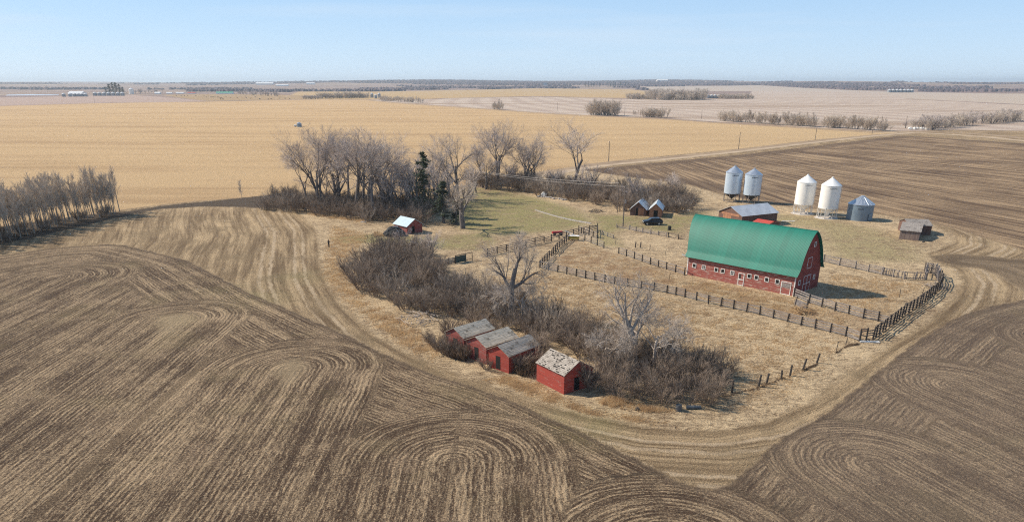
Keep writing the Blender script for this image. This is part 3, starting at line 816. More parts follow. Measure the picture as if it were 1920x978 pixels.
for (x, y, s, lab) in [(1000,668,1.15,'dark reedy shrub between the third and fourth red sheds'),(968,690,.8,'dark reedy shrub against the side wall of the bright red granary'),(985,692,.95,'dark reedy shrub at the front between the two right red sheds'),(838,662,.9,'reddish shrub against the leftmost granary'),(852,668,.75,'low bramble before the door of the leftmost granary'),(912,690,.5,'small shrub at the corner between the second and third granaries'),(932,630,.9,'shrub behind the ridge of the bright red granary'),(1108,722,.9,'shrub hugging the shaded gable of the nearest granary'),(872,671,.75,'low shrub growing against the wall between the two left granaries'),(860,640,.8,'tangled shrub hiding the door of the leftmost granary'),(820,650,.8,'low shrub just left of the leftmost granary'),(845,632,1.0,'dark shrub behind the left eave of the leftmost granary'),(893,612,.9,'dark shrub behind the roof of the second granary'),(1012,655,1.0,'dark shrub behind the nearest granary'),(1245,395,1.3,'round shrub right of the two small sheds by the car'),(1275,400,1.2,'rightmost shrub of the long hedge by the pale plank')]:
    X0, Y0 = P(x, y); tag(link_mesh('shrub', SHR[rng.randrange(4)], None, X0, Y0, 0, rng.uniform(0, 6), s), lab, 'shrub')

# spruces
def spruce_mesh(seed, H, sparse=.25):
    rg = random.Random(seed); mt, mc = MB(), MB()
    mt.tube([Vector((0,0,-.1)), Vector((.1,0,H*.5)), Vector((0,0,H))], [.22,.13,.02], 6)
    z = H * .16
    while z < H * .98:
        f = (z / H)
        L = (1 - f) * H * .22 + .35
        L *= rg.uniform(.35, 1.5) * (1.15 if z < H * .45 else 1)
        for k in range(rg.randint(4, 6)):
            if rg.random() < sparse: continue
            a = rg.uniform(0, 6.28); l = L * rg.uniform(.6, 1.1)
            tip = Vector((math.cos(a)*l, math.sin(a)*l, z - l*.25))
            base = Vector((0,0,z))
            mt.tube([base, tip], [.035,.01], 3)
            for j in range(26):
                t = rg.uniform(.15, 1.05)
                p = base.lerp(tip, t) + Vector((rg.gauss(0,.13), rg.gauss(0,.13), rg.gauss(-.08,.12)))
                q = Vector((rg.gauss(0,1), rg.gauss(0,1), rg.gauss(-.3,.5))).normalized() * rg.uniform(.14,.30)
                r_ = Vector((rg.gauss(0,1), rg.gauss(0,1), rg.gauss(0,.6))).normalized() * .1
                mc.add([tuple(p-q), tuple(p+r_), tuple(p+q), tuple(p-r_)], [(0,1,2,3)])
        z += rg.uniform(.15, .5)
    return (mt.mesh('trunk', M['bark']), mc.mesh('crown', M['needle'])), H
SPR = [spruce_mesh(1, 11, .45), spruce_mesh(2, 10, .45), spruce_mesh(3, 6, .35)]
for (x, y, yt, k, lab) in [(797,405,283,0,'tallest dark spruce in front of the windbreak'),(832,418,338,1,'sparse dark spruce, lower and broader, right of the tallest'),(856,420,372,2,'short shaggy spruce at the foot of the pale dead tree')]:
    X0, Y0 = P(x, y); put_tree(SPR[k], 'spruce_tree', X0, Y0, hgt(x, y, yt), lab, wide=1.35 if x == 797 else 1.7)

# ------------------------------------------------------------------ buildings
def frame_from(Lp, Fp, Rp):
    """L-F: one wall, F-R: the wall at right angles. local x runs L->F, local y away from it"""
    L, Fq, Rr = (Vector(P(*q)) for q in (Lp, Fp, Rp))
    d = (Fq - L); ln = d.length; d.normalize()
    nrm = Vector((-d.y, d.x))
    if (Rr - Fq).dot(nrm) < 0: nrm = -nrm
    wd = (Rr - Fq).dot(nrm)
    return L, d, nrm, ln, wd
def gable(name, label, L, d, ln, wd, hw, hr, ridge, mats, cat='shed', group=None, over=.25, door=None, thick=.07, extra=None, plates=True):
    """local: origin at L corner, x along d (ln), y to the left of d (wd). ridge 'x' or 'y'."""
    e = empty(name, L.x, L.y, math.atan2(d.y, d.x), 0, label, cat, group)
    wm, rm = mats
    t = .05
    mb = MB()
    def V(a, b, z): return (a, b, z) if ridge == 'x' else (b, a, z)
    A, B = (ln, wd) if ridge == 'x' else (wd, ln)     # A along the ridge, B across
    # walls: closed prism shell with gables
    prof = [(0, -.05), (0, hw), (B/2, hr - .03), (B, hw), (B, -.05)]
    vs = [V(0, b, z) for b, z in prof] + [V(A, b, z) for b, z in prof]
    fs = [(0,1,2,3,4), (9,8,7,6,5), (0,5,6,1), (3,8,9,4)]
    mb.add(vs, fs)
    mb.obj('wall', wm, e)
    mb = MB()
    sl = (hr - hw) / (B / 2)
    for s_ in (0, 1):
        b0 = -over if s_ == 0 else B + over
        z0 = hw - over * sl
        q = [V(-over, b0, z0), V(A+over, b0, z0), V(A+over, B/2, hr), V(-over, B/2, hr)]
        q2 = [(a, b, z + thick) for a, b, z in q]
        mb.add(q + q2, [(3,2,1,0),(4,5,6,7),(0,1,5,4),(1,2,6,5),(2,3,7,6),(3,0,4,7)])
    mb.obj('roof', rm, e)
    return e
def opening(e, name, wall, s0, z0, w_, h_, A, B, mat, frame=None, fw=.1, depth=.03, pane=None):
    """flat opening on a wall. wall: 'front' (y=0), 'right' (x=A), 'left' (x=0)."""
    def bx(mb, a0, a1, z0, z1, p0, p1):
        if wall == 'front': mb.box(a0, a1, -p1, -p0, z0, z1)
        elif wall == 'right': mb.box(A + p0, A + p1, a0, a1, z0, z1)
        elif wall == 'left': mb.box(-p1, -p0, a0, a1, z0, z1)
    mb = MB(); bx(mb, s0, s0 + w_, z0, z0 + h_, .004, depth)
    o = mb.obj(name, mat, e)
    if frame:
        mb = MB()
        bx(mb, s0 - fw, s0, z0 - fw, z0 + h_ + fw, .003, depth + .03)
        bx(mb, s0 + w_, s0 + w_ + fw, z0 - fw, z0 + h_ + fw, .003, depth + .03)
        bx(mb, s0, s0 + w_, z0 + h_, z0 + h_ + fw, .003, depth + .03)
        bx(mb, s0, s0 + w_, z0 - fw, z0, .003, depth + .03)
        mb.obj('frame', frame, o)
    return o

# --- barn
L, d, nrm, BL, BW = frame_from((1287,514), (1487,555), (1533,536))
barn = empty('barn', L.x, L.y, math.atan2(d.y, d.x), 0, 'big red barn with curved green metal roof in the corral', 'barn')
HW, HR = 3.45, 10.2
arch = [(0, HR), (.55, 9.95), (1.25, 9.45), (2.0, 8.7), (2.75, 7.7), (3.4, 6.6), (3.95, 5.4), (4.35, 4.35), (4.65, 3.95), (5.25, 3.32)]
k = (BW / 2) / 4.72
def _cr(p, m_=5):
    o_ = []
    for i in range(len(p) - 1):
        a, b, c_, d_2 = p[max(i-1,0)], p[i], p[i+1], p[min(i+2, len(p)-1)]
        for j in range(m_):
            t = j / m_
            o_.append(tuple(.5*((2*b[q]) + (c_[q]-a[q])*t + (2*a[q]-5*b[q]+4*c_[q]-d_2[q])*t*t + (3*b[q]-a[q]-3*c_[q]+d_2[q])*t**3) for q in (0, 1)))
    return o_ + [p[-1]]
arch = [(a * k, z) for a, z in _cr(arch)]
full = [(BW/2 - a, z) for a, z in arch[::-1]] + [(BW/2 + a, z) for a, z in arch[1:]]
mb = MB()
prof = [(0, -.1), (0, HW)] + [(y, z - .12) for y, z in full if 0.05 < y < BW - .05] + [(BW, HW), (BW, -.1)]
n_ = len(prof)
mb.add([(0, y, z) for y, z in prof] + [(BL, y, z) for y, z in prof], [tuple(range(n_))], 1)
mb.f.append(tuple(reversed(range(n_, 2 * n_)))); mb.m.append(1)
mb.f.append((0, n_, n_ + 1, 1)); mb.m.append(0)
mb.f.append((n_ - 2, 2*n_ - 2, 2*n_ - 1, n_ - 1)); mb.m.append(0)
mb.obj('wall', [M['barnred'], M['barnredgable']], barn)
mb = MB()
ov = .45
for i in range(len(full)):
    y, z = full[i]
    y0, z0 = full[max(i-1, 0)]; y1, z1 = full[min(i+1, len(full)-1)]
    tx, tz = y1 - y0, z1 - z0; l = math.hypot(tx, tz); nx_, nz_ = -tz / l, tx / l
    hood = 1.7 * max(0, (z - 4.2) / (HR - 4.2)) ** 1.2          # the hay hood over the far gable
    mb.v += [(-ov - hood, y, z), (BL + ov, y, z), (-ov - hood, y + nx_ * .1, z + nz_ * .1), (BL + ov, y + nx_ * .1, z + nz_ * .1)]
for i in range(len(full) - 1):
    a, b = 4*i, 4*(i+1)
    for q in ((a, b, b+1, a+1), (a+2, a+3, b+3, b+2), (a, a+2, b+2, b), (a+1, b+1, b+3, a+3)): mb.f.append(q); mb.m.append(0)
e_ = 4 * (len(full) - 1)
mb.f += [(0, 1, 3, 2), (e_, e_+2, e_+3, e_+1)]; mb.m += [0, 0]
roof = mb.obj('roof', M['greenroof'], barn)
me_ = roof.data
# smooth along the curve only
me_.polygons.foreach_set('use_smooth', [False] * len(me_.polygons))
mb = MB(); mb.box(-ov-1.72, BL+ov+.02, BW/2-.14, BW/2+.14, HR+.07, HR+.14); mb.obj('ridge_cap', M['greenroof'], barn)
mb = MB()
for i in range(34):
    xx = .3 + i * (BL - .6) / 33
    mb.bar((xx, -.02, 3.42), (xx, -.42, 3.34), .07, .12)
mb.obj('rafter_tails', M['barnred'], barn)
for xx, yy in ((-.03, -.03), (BL - .13, -.03)):
    mb = MB(); mb.box(xx, xx + .18, yy, yy + .09, -.1, 3.4); mb.obj('corner_trim', M['white'], barn)
mb = MB(); mb.bar((-.2,-.5,3.5),(-.9,-.75,3.75), .25, .12); mb.obj('eave_flashing', M['white'], barn)
def wall_s(xpx, z=1.7):
    lo, hi = 0, BL
    for _ in range(30):
        m_ = (lo + hi) / 2
        q = L + d * m_
        if proj(q.x, q.y, z)[0] < xpx: lo = m_
        else: hi = m_
    return lo
for i, xp in enumerate((205,290,405,465,552,708,773,868,965)):
    s_ = wall_s(1260 + xp / 4.89)
    white_pane = i in (1, 4)
    o = opening(barn, 'window', 'front', s_ - .3, 1.62, .58, .62, BL, BW, M['glass'] if white_pane else M['dark'], M['white'], .11)
    if white_pane:
        mb = MB(); mb.box(s_ - .03, s_ + .01, -.05, -.034, 1.62, 2.24); mb.box(s_ - .3, s_ + .28, -.048, -.034, 1.9, 1.95); mb.obj('muntin', M['white'], o)
s_ = wall_s(1260 + 632 / 4.89, 1)
o = opening(barn, 'door', 'front', s_ - .45, .15, .9, 1.95, BL, BW, M['barnred'], M['white'], .13)
mb = MB(); mb.box(s_ - .45, s_ + .45, -.06, -.034, 1.0, 1.16); mb.obj('rail', M['white'], o)
mb = MB(); mb.box(s_ - .4, s_ - .1, -.05, -.034, 1.25, 1.95); mb.obj('pane', M['glass'], o)
s_ = wall_s(1260 + 1042 / 4.89, 1)
o = opening(barn, 'door', 'front', s_ - .75, .12, 1.5, 1.95, BL, BW, M['barnred'], M['white'], .13)
o['label'] = 'wide red door in a white frame near the right corner'
mb = MB(); mb.box(s_ - .7, s_ + .7, -.05, -.034, 1.2, 1.95); mb.obj('pane', M['greywood'], o)
# gable openings
o = opening(barn, 'loft_door', 'right', BW/2 - .95, 4.1, 1.5, 1.7, BL, BW, M['barnredgable'], M['white'], .07)
o = opening(barn, 'door', 'right', BW/2 - 1.5, .05, 2.5, 2.7, BL, BW, M['barnredgable'], M['white'], .07)
o['label'] = 'tall sliding door in the shaded gable'
mb = MB()
for z_ in (1.4,): mb.box(BL + .031, BL + .055, BW/2 - 1.5, BW/2 + 1.0, z_, z_ + .1)
mb.box(BL + .031, BL + .056, BW/2 - .3, BW/2 - .2, .05, 2.7)
mb.obj('batten', M['white'], o)
for yy, zz in ((1.3, 1.7), (BW - 2.4, 1.7), (BW/2 + .6, 7.6)):
    opening(barn, 'window', 'right', yy, zz, .55, .65, BL, BW, M['glass'], M['white'], .1)

# --- four red granaries in front
L4, d4, n4, ln4, wd4 = frame_from((1006,713), (1057,739), (1100,718))
e4 = gable('granary', 'nearest red granary with a pale hole riddled board roof', L4, d4, ln4, wd4, hgt(1057,739,704), hgt(1057,739,704) + 1.25, 'x', (M['shedred'], M['shinglepale']), 'granary', 'red granaries in a row', .12)
opening(e4, 'door', 'right', wd4 * .35, .1, .8, 1.6, ln4, wd4, M['dark'])
def granary(BLp, BRp, ln, hw, hr, label, wm, rm, doorpos, doormat=M['dark']):
    L_, d_, n_, gw, _ = frame_from(BLp, BRp, (BRp[0] + 40, BRp[1] - 30))
    e = gable('granary', label, L_, d_, gw, ln, hw, hr, 'y', (wm, rm), 'granary', 'red granaries in a row', .22)
    opening(e, 'door', 'front', gw * doorpos, .15, .75, 1.7, gw, ln, doormat)
    return e
granary((916.6,687), (954,700), 5.6, 2.35, 3.25, 'bright red granary with an open dark doorway, third from the left', M['shedred'], M['shinglebrown'], .36)
granary((876,669), (912,683), 5.4, 2.4, 3.3, 'worn red granary with grey green shingles, second from the left', M['shedredold'], M['shingle'], .4)
granary((838,652), (870,664), 5.4, 2.35, 3.25, 'overgrown leftmost red granary half hidden by shrubs', M['shedredold'], M['shingle'], .4)

# --- blue roofed shed
L_, d_, n_, ln, wd = frame_from((740,433), (764,439), (786,433))
e = gable('shed', 'small red shed with a pale blue metal roof below the windbreak', L_, d_, ln, wd, 1.9, 3.3, 'x', (M['shedredold'], M['bluetin']), 'shed', None, .3)
opening(e, 'door', 'right', wd * .3, .1, .8, 1.6, ln, wd, M['dark'])
# machine shed behind the barn
L_, d_, n_, ln, wd = frame_from((1346,417), (1389,427), (1425,413))
e = gable('machine_shed', 'brown board shed with grey metal roof directly behind the barn', L_, d_, ln, wd, 2.9, 4.6, 'y', (M['brownwood'], M['tinroof']), 'shed', None, .3)
opening(e, 'door', 'front', ln * .2, .1, ln * .35, 2.3, ln, wd, M['orangewood'])
opening(e, 'gable_boards', 'front', ln * .12, 2.45, ln * .76, .55, ln, wd, M['orangewood'])
# two small sheds by the car
L_, d_, n_, ln, wd = frame_from((1217,407), (1240,408), (1262,400))
e = gable('shed', 'small orange board shed with light tin roof right behind the black car', L_, d_, ln, wd, 2.1, 3.6, 'y', (M['orangewood'], M['cleantin']), 'shed', None, .3)
opening(e, 'door', 'front', ln * .35, .1, ln * .33, 1.7, ln, wd, M['dark'])
L_, d_, n_, ln, wd = frame_from((1181,403.5), (1211,405), (1232,397))
e = gable('shed', 'brown shed with patched tin roof left of the orange one', L_, d_, ln, wd, 1.7, 3.6, 'y', (M['brownwood'], M['tinroof']), 'shed', None, .3)
opening(e, 'door', 'front', ln * .36, .1, ln * .12, 1.9, ln, wd, M['dark'])
opening(e, 'gable_boards', 'front', ln * .5, .12, ln * .35, 1.9, ln, wd, M['orangewood'])
# weathered sheds at right: lean-to style low gables
L_, d_, n_, ln, wd = frame_from((1685,448), (1722,451.5), (1743,439))
gable('shed', 'front one of two weathered grey sheds at the far right of the yard', L_, d_, ln, wd, 2.0, 3.1, 'x', (M['oldwood'], M['huttop']), 'shed', None, .2)
L_, d_, n_, ln, wd = frame_from((1702,440), (1744,441), (1756,432))
gable('shed', 'rear one of two weathered grey sheds, partly behind the front one', L_, d_, ln, wd, 2.2, 3.1, 'x', (M['brownwood'], M['huttop']), 'shed', None, .2)
# orange roofed low shed
L_, d_, n_, ln, wd = frame_from((1408,432), (1436,437), (1446,430))
gable('shed', 'low shed with a bright orange red roof peeking over the barn', L_, d_, ln, wd, 1.9, 2.5, 'x', (M['brownwood'], M['redroof']), 'shed', None, .2)

# ------------------------------------------------------------------ grain bins
def hopper_bin(cx, cy, rad, z_leg, z_cone, z_eave, z_top, mats, name, label, group, nleg=8, ang0=0.2):
    e = empty(name, cx, cy, 0, 0, label, 'grain bin', group)
    body, cone, leg = mats
    mb = MB(); mb.lathe([(rad, z_cone), (rad, z_eave)], 40)
    o = mb.obj('barrel', body, e, True)
    mb = MB(); mb.lathe([(rad + .06, z_eave - .05), (rad + .06, z_eave + .02), (.32, z_top - .12), (.32, z_top), (.0, z_top + .06)], 40)
    r_ = mb.obj('roof', cone, e, False)
    mb = MB(); mb.lathe([(.28, z_top + .02), (.30, z_top + .14), (0.0, z_top + .22)], 16); mb.obj('cap', cone, r_)
    mb = MB(); mb.lathe([(rad, z_cone), (.3, z_leg), (.3, z_leg - .25), (0, z_leg - .25)], 40); mb.obj('hopper', body if name == 'white_hopper_bin' else M['black'], e, True)
    for k in range(nleg):
        a = ang0 + 2 * math.pi * k / nleg
        x, y = math.cos(a) * (rad - .02), math.sin(a) * (rad - .02)
        mb = MB(); mb.bar((x, y, .05), (x, y, z_cone + .3), .12, .12); mb.obj('leg', leg, e)
    mb = MB()
    for k in range(nleg):
        a, b = ang0 + 2 * math.pi * k / nleg, ang0 + 2 * math.pi * (k+1) / nleg
        A_, B_ = (math.cos(a)*(rad-.02), math.sin(a)*(rad-.02)), (math.cos(b)*(rad-.02), math.sin(b)*(rad-.02))
        mb.bar((*A_, .12), (*B_, .12), .12, .12)
        if k % 2: mb.bar((*A_, .15), (*B_, z_cone), .05, .05)
    mb.obj('base_ring', leg, e)
    # ladder on the right side
    mb = MB()
    a = -.35
    for s_ in (-.18, .18):
        mb.bar((math.cos(a)*(rad+.14) - math.sin(a)*s_, math.sin(a)*(rad+.14)+math.cos(a)*s_, z_cone), (math.cos(a)*(rad+.14) - math.sin(a)*s_, math.sin(a)*(rad+.14)+math.cos(a)*s_, z_eave), .04, .04)
    mb.obj('ladder', leg, e)
    # faded maker's lettering, illegible at this distance: a short broken dark band under the eave
    mb = MB()
    rg = random.Random(2)
    t = -2.05
    while t < -1.35:
        dt = rg.uniform(.04, .08)
        z1 = z_eave - .55; z0 = z1 - rg.uniform(.2, .3)
        pts = [(math.cos(q)*(rad+.02), math.sin(q)*(rad+.02)) for q in (t, t+dt)]
        mb.add([(*pts[0], z0), (*pts[1], z0), (*pts[1], z1), (*pts[0], z1)], [(0,1,2,3)])
        t += dt + .03
    mb.obj('lettering', M['lettergrey'] if name == 'white_hopper_bin' else M['letterdark'], e)
    return e
M['lettergrey'] = simple('faded_letters', (.42, .4, .37), None, 3, .6)
M['letterdark'] = simple('dark_letters', (.06, .07, .09), None, 3, .6)
for (x, y, yt, ye, r_, lab) in [(1371,377,311,323,2.45,'left one of two galvanised hopper bins behind the brown shed'),(1407,380,316,327,2.45,'right one of two galvanised hopper bins behind the brown shed')]:
    X0, Y0 = P(x, y); hopper_bin(X0, Y0, r_, .9, 2.4, hgt(x, y, ye), hgt(x, y, yt), (M['steel'], M['steelcone'], M['greywood']), 'steel_hopper_bin', lab, 'galvanised hopper bins')
for (x, y, yt, ye, lab) in [(1504,400,328,341,'left white hopper bin on legs'),(1549,408,333,347,'right white hopper bin on legs, next to the short grey bin')]:
    X0, Y0 = P(x, y); hopper_bin(X0, Y0, 2.45, .9, 2.55, hgt(x, y, ye), hgt(x, y, yt), (M['whitesteel'], M['whitecone'], M['white']), 'white_hopper_bin', lab, 'white hopper bins')
    mb = MB(); mb.lathe([(0,.03),(2.9,.03),(3.1,-.02)], 28, X0, Y0); tag(mb.obj('gravel_pad', M['concrete']), 'pale gravel pad under the ' + ('left' if x < 1520 else 'right') + ' white hopper bin', 'gravel pad')
def flat_bin(cx, cy, rad, he, ht, label, group=None, mats=None, n=36, name='grain_bin', z=0, detail=True):
    e = empty(name, cx, cy, 0, z, label, 'grain bin', group)
    body, cone = mats or (M['oldsteel'], M['steelcone'])
    mb = MB(); mb.lathe([(rad, -.05), (rad, he)], n); mb.obj('barrel', body, e, True)
    mb = MB(); mb.lathe([(rad + .1, he - .04), (rad + .1, he + .02), (.4, ht - .1), (.4, ht), (0, ht + .05)], n)
    if detail:
        for k in range(22):
            a = 2 * math.pi * k / 22
            mb.bar((math.cos(a)*(rad+.05), math.sin(a)*(rad+.05), he+.05), (math.cos(a)*.4, math.sin(a)*.4, ht - .06), .07, .07)
    mb.obj('roof', cone, e)
    return e
X0, Y0 = P(1610, 411)
e = flat_bin(X0, Y0, 3.15, hgt(1610,411,382), hgt(1610,411,367), 'short grey flat bottomed grain bin right of the white ones')
mb = MB(); mb.bar((.9, -3.2, 1.0), (2.0, -2.75, 1.0), .1, 1.7); mb.obj('door', M['oldsteel'], e)
mb = MB(); t = -2.2
while t < -1.8:
    q = [(math.cos(a)*3.17, math.sin(a)*3.17) for a in (t, t+.06)]
    mb.add([(*q[0],2.9),(*q[1],2.9),(*q[1],3.15),(*q[0],3.15)], [(0,1,2,3)]); t += .09
mb.obj('lettering', M['letterdark'], e)

# ------------------------------------------------------------------ fences
def fence(px, label, step=2.6, h=1.35, nr=4, gapped=(), board=M['greywood'], postm=M['post'], seed=0, tilt=.03, slats=False, bw=.14, name='board_fence', miss=.06):
    pts = [Vector(P(*q)) for q in px]
    rg = random.Random(seed)
    e = empty(name, pts[0].x, pts[0].y, 0, 0, label, 'fence')
    o = pts[0]
    posts = []
    for i in range(len(pts) - 1):
        a, b = pts[i], pts[i+1]
        k = max(1, round((b - a).length / step))
        for j in range(k): posts.append(a.lerp(b, j / k))
    posts.append(pts[-1])
    tops = []
    for p in posts:
        q = p - o
        tx, ty = rg.gauss(0, tilt), rg.gauss(0, tilt)
        hh = h + rg.uniform(.02, .22)
        mb = MB(); mb.tube([Vector((q.x, q.y, -.1)), Vector((q.x + tx*hh, q.y + ty*hh, hh))], [.12, .11], 6, cap=True)
        mb.obj('post', postm, e)
        tops.append((q.x, q.y, tx, ty))
    for i in range(len(tops) - 1):
        a, b = tops[i], tops[i+1]
        dv = Vector((b[0]-a[0], b[1]-a[1])); 
        if dv.length < .1: continue
        nv = Vector((-dv.y, dv.x)).normalized() * .09
        mb = MB()
        for r_ in range(nr):
            if rg.random() < miss: continue
            z0 = .25 + (h - .3) * r_ / max(1, nr - 1)
            za, zb = z0 + rg.gauss(0, .03), z0 + rg.gauss(0, .03)
            if rg.random() < miss: zb -= .35
            mb.bar((a[0] + a[2]*za + nv.x, a[1] + a[3]*za + nv.y, za), (b[0] + b[2]*zb + nv.x, b[1] + b[3]*zb + nv.y, zb), .04, bw)
        if slats:
            k = int(dv.length / .28)
            for s_ in range(k):
                if rg.random() < .25: continue
                t = s_ / k; x = a[0] + dv.x*t - nv.x*.3; y = a[1] + dv.y*t - nv.y*.3
                mb.bar((x, y, .05), (x + rg.gauss(0,.08), y + rg.gauss(0,.08), h * rg.uniform(.7, 1.1)), .12, .03)
        if mb.f: mb.obj('rails', board, e)
    return e
fence([(914,480),(950,471),(1020,455),(1075,442),(1119.6,431)], 'board fence running from the pale tree up to the yellow feeder', 2.9, 1.45, 4, seed=1, board=M['darkwood'])
fence([(1012,502),(1026,488),(1045,468),(1066,449)], 'dark board fence on the left side of the small corral', 2.2, 1.4, 4, seed=2, board=M['darkwood'])
fence([(1012,502),(1080,518),(1152,533),(1202,541),(1250,549),(1284,557),(1328,569),(1375,579),(1424,590),(1476,603),(1528,616),(1585,630),(1611,640)], 'longest board fence passing in front of the barn', 2.35, 1.3, 4, seed=3, bw=.15)
fence([(1611,640),(1636,636),(1660,618),(1675,607),(1696,590),(1718,577),(1739,562),(1760.5,543),(1766,532),(1760.5,521.5),(1745.5,513),(1733,509)], 'curved dark fence at the right end of the corral', 1.5, 1.75, 5, seed=4, board=M['darkwood'])
fence([(1544,491),(1603,504),(1653,515)], 'straight grey fence behind the barn gable', 3.2, 1.4, 4, seed=5, bw=.18, postm=M['greywood'])
fence([(1653,515),(1696,523.7),(1735,524)], 'tumbledown grey slat fence at the back right of the corral', 2.4, 1.35, 2, seed=6, slats=True, postm=M['greywood'], tilt=.1)
fence([(1735,524),(1737,512),(1752,514),(1759,527)], 'small pen of tall grey slats in the back right corner', 1.6, 1.9, 3, seed=16, slats=True, postm=M['greywood'], tilt=.12)
fence([(1488,556),(1516,568),(1565,583),(1591,589),(1618,597),(1646,602),(1668,607)], 'grey board fence running right from the barn corner', 2.7, 1.4, 4, seed=7, bw=.18)
fence([(1085,447),(1108,455.5),(1132,465)], 'short board fence just right of the yellow feeder', 2.4, 1.3, 3, seed=8)
fence([(1160,475.5),(1189,485),(1219,496),(1234,500),(1283,515.5)], 'board fence meeting the left corner of the barn', 2.5, 1.3, 3, seed=9)
fence([(1157,428),(1180,431),(1205,436),(1250,444)], 'sagging grey rail fence beside the power pole', 2.5, 1.0, 3, seed=10, postm=M['greywood'], tilt=.12, miss=.25)
fence([(1254,445),(1272,448),(1292,450)], 'broken low rail fence just left of the barn roof', 2.5, 1.0, 2, seed=11, tilt=.12, board=M['darkwood'], miss=.2)
fence([(808,502),(830,497),(853,493)], 'weathered picket fence right of the central thicket', 1.8, 1.1, 2, seed=12, slats=True, name='picket_fence')
fence([(1085,434),(1104,441),(1119.6,447),(1119.6,431)], 'small wooden pen at the right end of the long yard fence', 2.3, 1.3, 3, seed=13)
fence([(1128,440),(1150,447)], 'two low pale rails right of the small wooden pen', 2.5, .8, 2, seed=14, postm=M['greywood'], tilt=.1)
# dark green gate panel
a, b = Vector(P(854,494)), Vector(P(885.5,487.5))
e = empty('gate_panel', a.x, a.y, 0, 0, 'dark green solid gate panel at the right end of the picket fence', 'gate')
dv = b - a
mb = MB(); mb.bar((0,0,.75), (dv.x*.62, dv.y*.62, .75), .08, 1.3); mb.obj('panel', M['greenpaint'], e)
mb = MB()
mb.bar((0,0,1.55), (dv.x, dv.y, 1.6), .1, .12); mb.bar((dv.x*.62, dv.y*.62, .3), (dv.x, dv.y, .3), .08, .1)
for t in (0, .62, 1): mb.bar((dv.x*t, dv.y*t, -.1), (dv.x*t, dv.y*t, 1.7), .13, .13)
mb.obj('frame', M['post'], e)
# loose posts
loose = [(1191,464,1.3,'thick dark post, leftmost of four in the yard left of the barn'),(1201,464,1.2,'thin post right beside the thick dark one'),(1218,469.5,1.2,'third of the four loose posts left of the barn'),(1247,477.5,1.2,'fourth loose post, nearest the barn roof'),(1153.5,458,1.4,'lone post at the gap in the fence left of the barn'),(1254,526.5,1.5,'lone post below the left barn corner'),
 (1686,557,1.4,'lone post inside the right corral'),(1727,555,1.5,'leaning post near the curved fence'),
 (1372,735,1.5,'first wire fence post right of the front thicket'),(1422,724.5,1.5,'second wire fence post from the front thicket'),(1437,718.6,1.3,'third wire fence post from the front thicket'),(1465,709.7,1.1,'fourth wire fence post from the front thicket'),(1481,704,1.4,'fifth wire fence post from the front thicket'),(1505,693,1.5,'sixth wire fence post, leaning, from the front thicket'),(1531,680,1.3,'seventh wire fence post from the front thicket'),(1567,660,1.5,'wire fence post second from the curved fence'),(1585.6,646,1.1,'wire fence post nearest the curved fence')]
rg = random.Random(77)
for (x, y, h, lab) in loose:
    X0, Y0 = P(x, y)
    mb = MB(); r_ = .13 if 'thick' in lab else .05
    tx = .18 if 'leaning' in lab else rg.gauss(.05, .05)
    mb.tube([Vector((0,0,-.1)), Vector((tx*h*.5, 0, h*.5)), Vector((tx*h, .02, h))], [r_, r_*.95, r_*.85], 7, cap=True)
    o = mb.obj('fence_post', M['post']); o.location = (X0, Y0, 0); tag(o, lab, 'post', 'loose fence posts')
# slender poles with cross arms (power line)
def power_pole(x, y, yt, label, lean=0, arm=True, group='power poles', r_=.15):
    X0, Y0 = P(x, y)
    h = hgt(x, y, yt)
    e = empty('power_pole', X0, Y0, 0, float(hills(np.array(X0), np.array(Y0))), label, 'power pole', group)
    mb = MB(); mb.tube([Vector((0,0,-.2)), Vector((lean*h, 0, h))], [r_, r_*.7], 8, cap=True); mb.obj('pole', M['darkwood'] if not lean else M['darkwood'], e)
    if arm:
        mb = MB(); mb.tube([Vector((lean*h-.02, 0, h)), Vector((lean*h, 0, h+.22))], [.05,.05], 6, cap=True); mb.obj('insulator', M['greywood'], e)
    return e, (X0 + lean*h, Y0, h)
pp1, t1 = power_pole(1168, 424, 350, 'power pole standing in the yard by the sagging fence')
mb = MB(); mb.bar((-.1,0,6.2),(.6,0,6.2),.06,.06); mb.tube([Vector((.25,-.2,5.6)), Vector((.25,-.2,6.5))],[.2,.2],10,cap=True); mb.obj('transformer', M['greywood'], pp1)
pp2, t2 = power_pole(1157, 400, 343, 'thin pale pole behind the yard power pole', r_=.09)
pp3, t3 = power_pole(893, 352, 322, 'power pole hidden among the hedge trees', r_=.12)
far_p = [(1141,303,265,'power pole at the field road right of the lone cottonwood'),(1384.5,280,248,'second power pole along the field road from the cottonwood'),(1528,263,237,'third power pole along the field road'),(1635,251,228,'fourth power pole along the field road near the crossroads'),
 (1697,240,218,'power pole left of the right hand thickets'),(1315,223,207,'small far power pole between two poplar rows'),(1171,217,199,'small far power pole right of the round poplar clump'),(1045,208,192,'small far power pole in the pale field'),(1022,184,176,'tiny far power pole at the back of the pale field'),(887,178,170,'tiny far power pole in the far gold field'),(178,193,172,'far power pole in front of the left bin row')]
for q in far_p: power_pole(q[0], q[1], q[2], q[3], group='far power poles', r_=.17)
def wires(a, b, label, n=12, sag=.6, r_=.022):
    mb = MB()
    a, b = Vector(a), Vector(b)
    pts = [a.lerp(b, i/n) - Vector((0,0,sag*4*(i/n)*(1-i/n))) for i in range(n+1)]
    mb.tube(pts, [r_]*(n+1), 4)
    tag(mb.obj('power_line', M['wire']), label, 'wire')
wires(t1, t3, 'lower overhead wire crossing in front of the long hedge')
wires(t2, (t3[0], t3[1], t3[2] + .3), 'upper overhead wire crossing in front of the long hedge')

